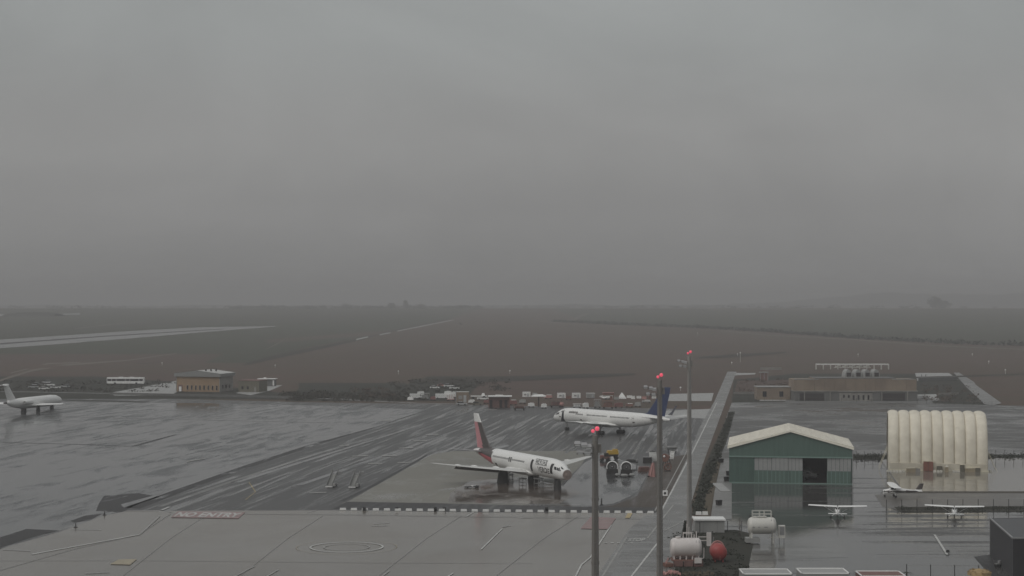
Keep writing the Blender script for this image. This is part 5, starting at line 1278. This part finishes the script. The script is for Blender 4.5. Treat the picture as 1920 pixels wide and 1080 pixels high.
for s_, rr in ((.62, .28),):
    out_ = [Vector((max(-.55, min(.55, .8*math.cos(a))), 0, .6+max(-.55, min(.55, .8*math.sin(a))))) for a in [2*math.pi*k/n for k in range(n)]]
    inn = [Vector((rr*math.cos(a), 0, .62+rr*math.sin(a))) for a in [2*math.pi*k/n for k in range(n)]]
    off = Vector((0, .6, 0)); b.rings([out_, inn, [p+off for p in inn], [p+off for p in out_], out_], cap=False)
b.build('block', M['white'], r); MB().lathe((0, .2, .62), (0, 1, 0), [(0, .29), (.1, .29)], 14).build('hole', M['black'], r)

# ------------------------------------------------------------------ vehicles and buildings at the left and back
def car(px, py, rz, mt, label, kind='car', grp=None, sc=1.0):
    r = empty('parked_%s' % kind, (*G(px, py), .03), rz, label, kind, grp, sc)
    Ln, hh = (4.3, 1.45) if kind == 'car' else (5.2, 2.2) if kind == 'van' else (5.1, 1.7)
    if kind == 'van': prof = [(-Ln/2, .4), (Ln/2, .4), (Ln/2, 1.1), (Ln/2-.9, 1.25), (Ln/2-1.5, 2.15), (-Ln/2, 2.2)]; cab = None
    else: prof = [(-Ln/2, .35), (Ln/2, .35), (Ln/2, .75), (Ln/2-1.1, .92), (-Ln/2, .95)]
    b = MB(); b.rings([[Vector((x, y, z)) for x, z in prof] for y in (-.85, .85)]); b.build('body', M[mt], r)
    if kind != 'van':
        x0, x1 = (-Ln/2+.2, Ln/2-1.2) if kind == 'car' else (-.5, Ln/2-1.2)
        b = MB(); b.rings([[Vector((x, y, z)) for x, z in ((x0, .93), (x1, .93), (x1-.75, hh), (x0+.55, hh))] for y in (-.76, .76)]); c = b.build('cabin', M['glass'], r)
        MB().box(((x0+x1)/2-.1, 0, hh+.02), (x1-x0-1.35, 1.5, .06)).build('roof', M[mt], c)
    else:
        MB().box((Ln/2-1.22, 0, 1.7), (.06, 1.5, .7), ry=-.55).build('windscreen', M['glass'], r)
    for x in (-Ln/2+.85, Ln/2-.9):
        for y in (-.78, .78): MB().cyl((x, y-.1, .33), (x, y+.1, .33), .33, n=12).build('wheel', M['tyre'], r)
    return r
for k, (px, py, rz, mt, lab) in enumerate(((62, 728, .2, 'car_grey', 'silver car at the left end of the parked cars behind the rear-engined airliner'), (70, 724, .1, 'car_grey', 'silver car in the back row left of the cars behind the rear-engined airliner'),
        (83, 731, .1, 'white', 'white car in the front row middle of the cars behind the rear-engined airliner'), (86, 719, 0, 'car_grey', 'farthest small car of the group behind the rear-engined airliner'), (93, 724, .1, 'white', 'white car in the middle of the group behind the rear-engined airliner'),
        (104, 729, .25, 'white', 'bright white car at the front right of the group behind the rear-engined airliner'), (122, 727, .1, 'car_grey', 'grey car at the right end of the group behind the rear-engined airliner'), (76, 727, .3, 'olive_wall', 'dark car between the silver cars behind the rear-engined airliner'))):
    car(px, py, rz+(math.pi if k % 3 == 0 else 0), mt, lab, 'car', 'cars parked behind the rear-engined airliner', 1.1)
car(1671, 750, math.pi, 'white', 'white pickup parked in front of the old stained concrete building', 'pickup', sc=1.15)
car(780, 748, .2, 'white', 'white van at the left end of the equipment row', 'van', 'vans in the equipment row')
car(828, 748, .1, 'white', 'white van in the equipment row left of the pole and tan container', 'van', 'vans in the equipment row')
car(866, 760, 0, 'car_grey', 'pale grey car in front of the tan container', 'car', 'cars in the equipment row')
car(895, 760, 0, 'olive_wall', 'drab car right of the tan container on the apron edge', 'car', 'cars in the equipment row')
car(906, 750, 0, 'white', 'white pickup behind the drab car at the apron edge', 'pickup', 'cars in the equipment row')
for k, (px, py, mt, lab) in enumerate(((815, 729, 'white', 'white car at the left of the four cars on the dark bank'), (829, 725, 'pink_trim', 'pinkish car second from the left on the dark bank'), (841, 726, 'white', 'white car third from the left on the dark bank'), (852, 730, 'white', 'white car at the right of the four cars on the dark bank'))):
    car(px, py, .1*k, mt, lab, 'car', 'cars parked on the dark bank', 1.05)
# apron bus
def bus(px, py):
    X, Y = G(px, py); k = S(py); Ln = 69/k; hh = 3.1
    r = empty('apron_bus', (X, Y, .03), math.pi, 'long white apron bus with dark windows left of the yellow building', 'bus')
    MB().box((0, 0, 1.0), (Ln, 2.95, 1.25)).build('lower_body', M['bus_white'], r)
    MB().box((0, 0, 3.05), (Ln, 2.95, .75)).build('roof', M['bus_white'], r)
    MB().box((0, 0, 2.1), (Ln-.5, 2.7, 1.25)).build('glazing', M['glass'], r)
    for s_ in (-1, 1):
        for q in range(9): MB().box((-Ln/2+.1+(Ln-.2)*q/8, s_*1.38, 2.1), (.2 if q else .6, .14, 1.25)).build('pillar', M['bus_white'], r)
        for q in (.25, .62): MB().box((-Ln/2+Ln*q, s_*1.42, 1.5), (1.5, .1, 2.2)).build('door', M['glass'], r)
        for x in (-Ln*.3, Ln*.28): MB().cyl((x, s_*1.3-.15, .5), (x, s_*1.3+.2, .5), .52, n=14).build('wheel', M['tyre'], r)
    for x in (-3, 2.5): MB().box((x, 0, 3.5), (2.0, 1.6, .25)).build('roof_unit', M['bus_white'], r)
bus(236, 720.5)
# yellow building and its neighbours
def yellow_building():
    X, Y = G(331, 734); k = S(734); wd = 87/k; hw = 7.0; ha = 9.7; D = 15.0
    r = empty('yellow_building', (X, Y, 0), R(-14), 'ochre building with pale low gable roof at the edge of the field', 'building')
    MB().box((wd/2, D/2, hw/2), (wd, D, hw)).build('wall', M['ochre'], r)
    for x in (0, wd): MB().box((x+(.0), D/2, hw/2), (.3, D+.3, hw)).build('corner_pier', M['concrete'], r)
    ov = .9
    b = MB()
    f0 = [(-ov, -ov, hw-.1), (wd+ov, -ov, hw-.1), (wd+ov, -ov, hw+1.3), (wd*.5, -ov, ha), (-ov, -ov, hw+1.3)]
    f1 = [(x, D+ov, z) for x, y, z in f0]
    b.rings([[Vector(p) for p in f0], [Vector(p) for p in f1]]); rf = b.build('roof', M['grey_roof'], r)
    for a, c in (((wd+ov, hw+1.34), (wd*.5, ha+.04)), ((-ov, hw+1.34), (wd*.5, ha+.04))):
        b = MB(); b.face([(a[0], -ov-.05, a[1]), (c[0], -ov-.05, c[1]), (c[0], D+ov, c[1]), (a[0], D+ov, a[1])]); b.build('roof_sheet', M['light_roof'], rf)
    for q in range(3): MB().cyl((wd*.62+q*1.2, 3+q*3.0, ha-1), (wd*.62+q*1.2, 3+q*3.0, ha+.5), .4, n=8).build('roof_vent', M['black'], rf)
    for q in range(9):
        x = 2.6+q*2.05
        if q in (0,): 
            o = MB().box((1.9, -.06, 1.6), (2.0, .2, 3.0)).build('entrance', M['brick_red'], r); MB().box((1.9, -.18, 1.2), (1.2, .06, 2.2)).build('door', M['white'], o); continue
        o = MB().box((x+.8, -.05, 1.9), (.8, .2, 2.1)).build('window', M['concrete'], r)
        MB().box((x+.8, -.17, 1.9), (.55, .06, 1.8)).build('pane', M['glass'], o)
    for q in range(3): MB().box((wd+.1, 3+q*4, 2.2), (.2, 1.6, 1.6)).build('side_window', M['glass'], r)
yellow_building()
X, Y = G(447, 735); r = empty('walled_yard', (X, Y, 0), R(-14), 'olive flat-roofed annexe between the yellow building and the small white hut', 'building')
MB().box((5, 5, 2.6), (10, 10, 5.2)).build('wall', M['olive_wall'], r); MB().box((5, 5, 5.25), (10.3, 10.3, .2)).build('roof', M['brick_red'], r)
for x in (2, 4.5): MB().box((x, -.05, 2), (.9, .15, 1.2)).build('window', M['glass'], r)
MB().box((8.2, -.06, 1.3), (1.0, .15, 2.4)).build('door', M['concrete'], r)
X, Y = G(484, 724); r = empty('flat_roofed_hut', (X, Y, 0), R(-6), 'small hut with white flat roof and white doors right of the yellow building', 'hut')
MB().box((4.2, 2, 1.7), (7.6, 4, 3.4)).build('wall', M['grey_conc'], r); MB().box((4.2, 1.8, 3.55), (9.0, 5.2, .3)).build('roof', M['white'], r)
MB().box((2.6, -.05, 1.4), (1.7, .15, 2.5)).build('door', M['white'], r); MB().box((7.6, -.05, 1.6), (.7, .15, 2.6)).build('door', M['white'], r); MB().box((3, 1.5, 3.95), (1.2, 1.0, .5)).build('roof_unit', M['white'], r)
sheet('forecourt', [(205, 737), (331, 714), (332, 735), (320, 741), (215, 742)], M['pale_conc'], 4)
sheet('forecourt', [(442, 737), (490, 724), (530, 722), (505, 733), (470, 741)], M['pale_conc'], 4)
strip_px('perimeter_road', [(-60, 734), (60, 735), (215, 738), (330, 740.5), (480, 743), (620, 748), (780, 756), (880, 758)], 3.4, M['road'], 6)
strip_px('ditch', [(-60, 738), (180, 741.5), (330, 744.5), (480, 748), (640, 752)], 3.2, M['darkscrub'], 7)
strip_px('dark_verge', [(110, 750), (200, 752), (275, 754)], 5, M['darkscrub'], 7)
# low block wall along the perimeter road
P = [Vector((*G(*p), 0)) for p in ((205, 740), (330, 742.5), (480, 745.5), (560, 748))]
r = empty('low_wall', P[0], 0, 'long low dark wall between the apron and the yellow building', 'wall')
for a, c in zip(P, P[1:]):
    d_ = c-a; m_ = (a+c)/2-P[0]; MB().box((m_.x, m_.y, .5), (d_.length, .3, 1.0), math.atan2(d_.y, d_.x)).build('wall_section', M['grey_conc'], r)
# equipment row
def boxcab(px, py, wpx, hpx, mt, lab, name='portable_cabin', cat='cabin', grp='pale cabins in the equipment row', legs=False):
    k = S(py); X, Y = G(px, py); wd, hh = wpx/k, hpx/k
    r = empty(name, (X, Y, 0), random.uniform(-.08, .08), lab, cat, grp)
    z0 = .5 if legs else .15
    MB().box((0, 1.2, z0+(hh-z0)/2), (wd, 2.4, hh-z0), taper=.97).build('body', M[mt], r)
    MB().box((0, 1.2, hh+.04), (wd*.99, 2.4, .1)).build('roof', M['white'], r)
    MB().box((wd*.2, -.03, z0+hh*.4), (wd*.22, .06, hh*.6)).build('door', M['car_grey'], r)
    MB().box((-wd*.15, -.03, hh*.55), (wd*.3, .06, hh*.3)).build('window', M['pale_conc'], r)
    for x in (-wd*.35, wd*.35): MB().box((x, 1.2, z0/2), (.3, 2.2, z0)).build('skid', M['black'], r)
boxcab(987, 745, 15, 9.5, 'white', 'white cabin left of the white canopy on a post'); boxcab(1053, 747, 15.5, 9.5, 'white', 'white cabin in the middle of the row, second of the bright cabins')
boxcab(1081, 747, 15.5, 9.5, 'white', 'white cabin right of the middle one in the row'); boxcab(1108, 747, 16, 9.5, 'pale_conc', 'dull grey cabin right of the two bright white cabins')
boxcab(867, 757, 24, 22, 'tan_conc', 'tall tan container beside a thin pole in the equipment row', 'storage_container', 'container', None)
X, Y = G(855, 758); tag(MB().cyl((0, 0, 0), (0, 0, 5.5), .14, n=8).build('pole', M['steel'], loc=(X, Y, 0)), 'thin pale pole at the left side of the tall tan container', 'pole')
X, Y = G(1010, 763); r = empty('canopy', (X, Y, 0), 0, 'white canopy roof on one dark post in the equipment row', 'canopy')
MB().cyl((0, 0, 0), (0, 0, 4.0), .22, n=8).build('post', M['black'], r)
MB().rings([[Vector((x*a, y*a, z)) for x, y in ((-2.9, -1.6), (2.9, -1.2), (2.9, 1.2), (-2.9, 1.6))] for a, z in ((1, 4.0), (1.0, 4.3), (.55, 4.9))]).build('roof', M['white'], r)
MB().box((-1.5, 0, 5.0), (2.4, 1.6, .9), taper=.7).build('roof_hump', M['pale_conc'], r)
X, Y = G(936, 765); r = empty('open_shed', (X, Y, 0), 0, 'dark red open shed with white flat roof in the equipment row', 'shed')
MB().box((0, 2.2, 2.2), (8.0, 3.6, 4.2)).build('wall', M['brick_red'], r); MB().box((0.3, 1.6, 4.5), (9.2, 5.4, .35)).build('roof', M['white'], r)
for x in (-3.2, .6, 2.6): MB().box((x, .36, 1.6), (1.1, .1, 2.9)).build('opening', M['black'], r)
MB().box((0, 1.4, 4.85), (3.0, 1.0, .4)).build('roof_box', M['white'], r)
for q in range(3): MB().cyl((-4+q*4, -.8, 0), (-4+q*4, -.8, 4.4), .1, n=6).build('post', M['rust'], r)
X, Y = G(898, 748); r = empty('belt_loader', (X, Y, 0), 0, 'long flat white loader with small raised cab left of the red shed', 'loader')
MB().box((0, 0, 1.2), (7.0, 1.8, .4)).build('bed', M['white'], r); MB().box((1.8, 0, 1.9), (1.6, 1.6, 1.1), taper=.6).build('cab', M['white'], r)
for x in (-2.4, 2.4): MB().cyl((x, -.9, .5), (x, .9, .5), .5, n=10).build('wheel', M['tyre'], r)
X, Y = G(1136, 749); r = empty('boat_shaped_trailer', (X, Y, 0), .1, 'white wedge-nosed trailer with dark flat load on top', 'trailer')
MB().rings([[Vector((x, y*s_, z)) for x, y, z in ((-3.0, 0, 1.4), (-1.2, -1, .6), (2.8, -1, .6), (2.8, -1, 1.7), (-1.2, -1, 1.8))] for s_ in (1, -1)]).build('body', M['white'], r)
MB().box((1.0, 0, 2.3), (4.6, 1.8, .9)).build('load', M['rust'], r); MB().box((1.0, 0, 2.85), (4.8, 2, .15)).build('load_cover', M['pink_trim'], r)
for x in (0, 1.6): MB().cyl((x, -.9, .4), (x, .9, .4), .4, n=10).build('wheel', M['tyre'], r)
X, Y = G(1166.5, 748); r = empty('white_tent', (X, Y, 0), 0, 'small white peaked tent in the equipment row', 'tent')
MB().rings([[Vector((1.75*a*x, 1.2*a*y+1, z)) for x, y in ((-1, -1), (1, -1), (1, 1), (-1, 1))] for a, z in ((1, .05), (.95, .5), (.45, 1.7), (.12, 2.6))]).build('canvas', M['white'], r)
MB().cyl((0, 1, 0), (0, 1, 2.7), .06, n=6).build('pole', M['steel'], r)
for k, (px, py, w_, h_, mt) in enumerate(((1156, 749, 9, 6, 'pale_conc'), (1180, 746, 9, 4, 'white'), (1187, 748, 7, 5, 'white'), (1198, 747, 9, 4, 'white'), (1208, 748, 8, 5, 'pink_trim'), (1226, 747, 7, 4, 'white'), (1218, 748, 4, 6, 'brick_red'), (1146, 750, 5, 7, 'rust'))):
    k_ = S(py); X, Y = G(px, py)
    lab = ('grey crate between wedge-nosed trailer and white tent', 'flat white crate right of the white tent', 'white crate second right of the white tent', 'flat white crate midway between tent and blue tail fin', 'pinkish crate midway between tent and blue tail fin', 'white crate nearest the blue tail fin', 'narrow red-brown crate near the blue tail fin', 'rust-brown crate just right of the wedge-nosed trailer')[k]
    r = empty('crate', (X, Y, 0), random.uniform(-.3, .3), lab, 'crate', 'crates beyond the blue-tailed airliner')
    MB().box((0, 0, h_/k_/2), (w_/k_, 1.4, h_/k_), taper=.92).build('body', M[mt], r); MB().box((0, 0, h_/k_+.05), (w_/k_, 1.5, .1)).build('lid', M['white' if mt == 'white' else 'rust'], r)
def dolly(px, py, wd, mt, lab, hh=1.6, load='rust'):
    X, Y = G(px, py); r = empty('baggage_dolly', (X, Y, .02), random.uniform(-.1, .1), lab, 'dolly', 'baggage dollies at the back of the apron')
    MB().box((0, 0, .7), (wd, 1.6, .25)).build('bed', M[mt], r)
    for x in (-wd*.35, wd*.35):
        for y in (-.7, .7): MB().cyl((x, y-.1, .3), (x, y+.1, .3), .3, n=10).build('wheel', M['tyre'], r)
    for q in range(4): MB().box((-wd/2+wd*q/3, -.75, .7+hh/2), (.12, .1, hh)).build('stake', M[mt], r)
    MB().box((0, .1, .8+hh*.35), (wd*.85, 1.2, hh*.7), taper=.8).build('load', M[load], r)
    MB().box((0, 0, .75+hh), (wd*1.02, 1.6, .12)).build('top', M[load], r)
dolly(1042, 764, 4.6, 'black', 'reddish cage dolly behind the nose of the blue-tailed airliner', 2.1, 'brick_red')
dolly(1140, 766, 4.4, 'rust', 'rusty cage dolly behind the fuselage of the blue-tailed airliner', 2.2, 'rust')
dolly(974, 769, 4.6, 'black', 'low dark dolly right of the red shed', .8, 'rust')
dolly(1120, 765, 2.6, 'steel', 'grey cage dolly left of the rusty one behind the blue-tailed airliner', 2.4, 'pale_conc')
dolly(1082, 766, 3.2, 'steel', 'low pale dolly above the roof of the blue-tailed airliner', 1.0, 'white')
dolly(797, 750, 3.6, 'steel', 'grey cage dolly right of the leftmost white van', 2.0, 'pale_conc')
dolly(845, 752, 3.0, 'pink_trim', 'pale pink dolly left of the thin pole', 2.2, 'white')
for k, (px, py, wd, hh, mt, lab) in enumerate(((770, 752, 2.4, 1.5, 'white', 'low white cart at the far left end of the equipment row'), (789, 744, 3.0, 2.2, 'white', 'white cart half hidden behind the leftmost white van'), (812, 751, 2.2, 1.4, 'red', 'small faded red cart left of the second white van'),
        (840, 744, 3.2, 2.4, 'white', 'tall white cart behind the pale pink dolly'), (851, 746, 2.2, 2.6, 'white', 'upright white cart just left of the thin pole'), (884, 757, 2.6, 1.3, 'white', 'low white cart right of the tall tan container'), (912, 757, 2.2, 1.2, 'red', 'low faded red cart left of the red shed'),
        (962, 760, 3.0, 2.0, 'red', 'faded red cart just right of the red shed'), (980, 757, 2.6, 1.4, 'pale_conc', 'pale grey cart below the leftmost white cabin'), (996, 764, 2.4, 1.5, 'white', 'small white cart left of the canopy post'), (1020, 766, 2.0, 1.6, 'white', 'white cart right of the canopy post'),
        (1028, 748, 3.2, 1.5, 'pink_trim', 'pinkish cart between canopy and middle white cabin'), (1066, 750, 2.4, 1.4, 'rust', 'rusty cart between the two bright white cabins'), (1098, 766, 2.2, 2.0, 'white', 'white cart above the forward cabin roof of the blue-tailed airliner'),
        (1160, 765, 3.4, 1.8, 'red', 'faded red cart below the small white tent'), (1180, 764, 3.0, 1.3, 'rust', 'rust brown cart right of the faded red cart below the tent'), (1196, 763, 2.4, 1.6, 'pale_conc', 'pale cart near the blue tail fin at the apron back'), (1212, 756, 3.6, .9, 'pale_conc', 'low pale cart closest to the blue tail fin'))):
    X, Y = G(px, py); r = empty('service_cart', (X, Y, .02), random.uniform(-.3, .3), lab, 'cart', 'service carts in the equipment row')
    MB().box((0, 0, .45+hh*.4), (wd, 1.5, hh*.75), taper=.9).build('body', M[mt], r); MB().box((wd*.1, 0, .5+hh*.8), (wd*.6, 1.3, .16)).build('top', M['white' if k % 2 else mt], r)
    for x in (-wd*.33, wd*.33): MB().cyl((x, -.7, .26), (x, .7, .26), .26, n=10).build('axle', M['tyre'], r)
    MB().cyl((-wd/2, 0, .4), (-wd/2-.9, .1, .3), .05, n=5).build('drawbar', M['gear'], r)
X, Y = G(920, 769); tag(MB().box((0, 0, .12), (4.6, .8, .2)).build('ramp_board', M['pale_conc'], loc=(X, Y, 0)), 'flat pale board lying on the apron in front of the red shed', 'board')
X, Y = G(1053, 764); r = empty('radome_trolley', (X, Y, 0), 0, 'round pale cover on a trolley peeping over the nose of the blue-tailed airliner', 'cover')
MB().ball((0, 0, 1.3), .95).build('dome', M['pink_trim'], r, smooth=True); MB().box((0, 0, .3), (1.6, 1.2, .3)).build('trolley', M['black'], r)
# ------------------------------------------------------------------ old stained building on the right
def old_building():
    X0, Y = G(1490, 752); X1, _ = G(1720, 752); wd = X1-X0
    r = empty('old_building', ((X0+X1)/2, Y, 0), 0, 'long old two-tier concrete building with stained tan upper wall', 'building')
    h1, h2, D = 4.0, 9.3, 16
    MB().box((0, D/2, h1/2), (wd, D, h1)).build('lower_wall', M['grey_conc'], r)
    for k in range(12):
        xa = -wd/2+wd*k/12; hh = h2 if 2 <= k <= 9 else h2-.5
        MB().box((xa+wd/24, D/2+.6, (h1+hh)/2+.1), (wd/12-.06, D-1.5, hh-h1-.2)).build('wall_bay', M['tan_conc'], r)
    MB().box((0, D/2, h1+.06), (wd+.6, D+.6, .28)).build('ledge', M['concrete'], r)
    MB().box((0, D/2+.6, h2+.05), (wd*.66, D-1.4, .2)).build('roof', M['grey_conc'], r)
    MB().box((-wd*.4, 1.5, h2-.3), (wd*.2, .5, .3)).build('parapet', M['pale_conc'], r); MB().box((wd*.39, 1.5, h2-.3), (wd*.18, .5, .3)).build('parapet', M['pale_conc'], r)
    MB().box((0, -.2, h1-.1), (wd*.3, .5, .35)).build('canopy', M['concrete'], r)
    MB().box((0, -.1, 1.7), (wd*.27, .2, 3.4)).build('centre_wall', M['concrete'], r)
    for k in range(6): MB().box((-wd*.1+wd*.2*k/5, -.24, 1.5+(.5 if k < 2 else 0)), (.7, .08, 1.9 if k >= 2 else 1.2)).build('window', M['glass'], r)
    for x in (-wd*.36, wd*.3): MB().box((x, -.05, 1.7), (wd*.2, .1, 3.0)).build('bay_opening', M['dark_in'], r)
    for k in range(5): MB().box((-wd*.42+wd*.84*k/4, -.15, 2), (.35, .3, 4)).build('pier', M['concrete'], r)
    MB().box((-wd/2-7.2, 14, 2.6), (14, 8, 5.2)).build('annexe_wall', M['tan_conc'], r); MB().box((-wd/2-7.2, 14, 5.35), (14.4, 8.6, .3)).build('annexe_roof', M['pale_conc'], r)
    for x in (-wd/2-11, -wd/2-4): MB().box((x, 9.95, 2.4), (1.6, .15, 2.2)).build('annexe_opening', M['glass'], r)
    return r, h2, wd, Y
ob, h2, owd, oY = old_building()
for px, k in ((1588, 0), (1606, 1), (1623, 2), (1640, 3)):
    Yb = oY+11; X = (px-960)/F*Yb
    r = empty('roof_ventilator', (X, Yb, h2+.14), .15, '%s of four pale hooded ventilators on the old building roof' % ('leftmost', 'second from left', 'third from left', 'rightmost')[k], 'ventilator', 'ventilators on the old building roof', 1.25)
    prof = [(1.2*math.cos(a), 2.6*math.sin(a)) for a in [math.pi*j/10 for j in range(11)]]
    MB().rings([[Vector((x, y, z)) for x, z in prof] for y in (-1.6, 2.0)]).build('hood', M['pale_conc'], r)
    MB().box((.1, -1.62, .9), (1.5, .1, 1.3)).build('grille', M['dark_in'], r); MB().box((0, .2, .05), (2.7, 3.9, .16)).build('base', M['concrete'], r)
Yb = G(1600, 693)[1]; X0, X1 = (1530-960)/F*Yb, (1666-960)/F*Yb
r = empty('pipe_bridge', ((X0+X1)/2, Yb, 0), 0, 'long white pipe frame standing behind the old stained building', 'pipe frame')
L2 = X1-X0; zt2 = H-(683-YH)/F*Yb
for y in (-1, 1): MB().box((0, y, zt2), (L2, .4, .7)).build('top_beam', M['white'], r)
for k in range(11):
    for y in (-1, 1): MB().box((-L2/2+L2*k/10, y, zt2/2), (.3, .3, zt2)).build('post', M['tank_cream'], r)
MB().box((0, 0, zt2-2.0), (L2*.5, 1.6, .3)).build('lower_beam', M['tank_cream'], r)
for k in range(10): MB().box((-L2*.22+L2*.44*k/9, 0, zt2-1.3+.4*(k % 2)), (1.4, 1.2, .9)).build('pipe_section', M['tank_cream'], r)
def wall_run(pts, hh, mt, label, name='boundary_wall'):
    P = [Vector((*G(*p), 0)) for p in pts]; r = empty(name, P[0], 0, label, 'wall')
    for a, c in zip(P, P[1:]):
        d_ = c-a; m_ = (a+c)/2-P[0]; MB().box((m_.x, m_.y, hh/2), (d_.length, .35, hh), math.atan2(d_.y, d_.x)).build('wall_section', M[mt], r)
        MB().box((m_.x, m_.y, hh+.05), (d_.length, .5, .14), math.atan2(d_.y, d_.x)).build('coping', M['pale_conc'], r)
wall_run([(1425, 694), (1466, 694)], 1.4, 'concrete', 'low far wall at the left of the compound behind the old building')
wall_run([(1722, 715), (1795, 713)], 1.8, 'grey_conc', 'low grey wall right of the old stained building')
wall_run([(1376, 739), (1424, 738.5)], .8, 'concrete', 'low wall on the red earth left of the old stained building')
wall_run([(1760, 741), (1797, 740)], .8, 'concrete', 'low wall right of the old building beside the access path')
X, Y = G(1432, 714); r = empty('brick_kiosk', (X, Y, 0), 0, 'small pale-framed brick kiosk left of the annexe of the old building', 'kiosk')
MB().box((0, 0, 2.2), (4, 3, 4.2)).build('wall', M['brick_red'], r); MB().box((0, 0, 4.4), (4.6, 3.6, .3)).build('roof', M['pale_conc'], r)
for x in (-1.9, 0, 1.9): MB().box((x, -1.56, 2.1), (.3, .15, 4.2)).build('pilaster', M['pale_conc'], r)
for px in (1728, 1736):
    X, Y = G(px, 711); r = empty('dark_post', (X, Y, 0), 0, '%s dark figure-like post on the pale slab right of the old building' % ('left' if px == 1728 else 'right'), 'post'); MB().cyl((0, 0, 0), (0, 0, 2.6), .35, .25, 8).build('shaft', M['gear'], r); MB().box((0, 0, .1), (1, 1, .2)).build('foot', M['concrete'], r)
X, Y = G(1531, 750); r = empty('white_drum', (X, Y, 0), 0, 'small white drum in front of the left bay of the old building', 'drum'); MB().cyl((-.9, 0, .7), (.9, 0, .7), .65, n=14).build('shell', M['white'], r); MB().box((0, 0, .12), (1.6, .6, .2)).build('cradle', M['black'], r)
# airfield lights and small masts in the fields
for k, (px, py, h_) in enumerate(((304, 686, 1.6), (1388, 679, 6.0), (1383, 668, 1.4), (1372, 684, 1.2), (747, 702, 1.5), (956, 701, 1.5), (1609, 669, 1.6), (1854, 683, 1.6), (1885, 701, 2.0), (1823, 668, 1.4), (1276, 733, 1.2), (516, 690, 1.4), (1308, 629, 2.5))):
    X, Y = G(px, py); r = empty('airfield_light', (X, Y, zt(Y)), 0, 'small white airfield light '+('left of the yellow building roof', 'on the tall thin post right of the mast farthest back', 'highest up beside the dark furrow', 'low down left of the tall thin post', 'in the field above the left end of the equipment row', 'in the field above the red shed', 'above the white pipe frame', 'in the field above the top of the access path', 'nearest the right edge of the field', 'above the pale slab right of the old building', 'just right of the blue tail fin', 'right above the small flat-roofed hut', 'far off left of the hazy ditch')[k], 'airfield light', 'airfield lights in the brown field')
    MB().cyl((0, 0, 0), (0, 0, h_), .12, n=6).build('post', M['tank_cream'], r); MB().ball((0, 0, h_+.3), .42, 8).build('head', M['white'], r)

# ------------------------------------------------------------------ haze
b = MB().box((0, 4200, 39), (14000, 9400, 84))
hz = b.build('haze', bpy.data.materials.new('haze')); hz['kind'] = 'stuff'
hm = hz.data.materials[0]; hm.use_nodes = True; hm.node_tree.nodes.clear()
ho = hm.node_tree.nodes.new('ShaderNodeOutputMaterial'); hv = hm.node_tree.nodes.new('ShaderNodeVolumePrincipled')
hv.inputs['Color'].default_value = (.655, .648, .648, 1); hv.inputs['Density'].default_value = .00033; hv.inputs['Anisotropy'].default_value = 0.0
hm.node_tree.links.new(hv.outputs[0], ho.inputs['Volume'])
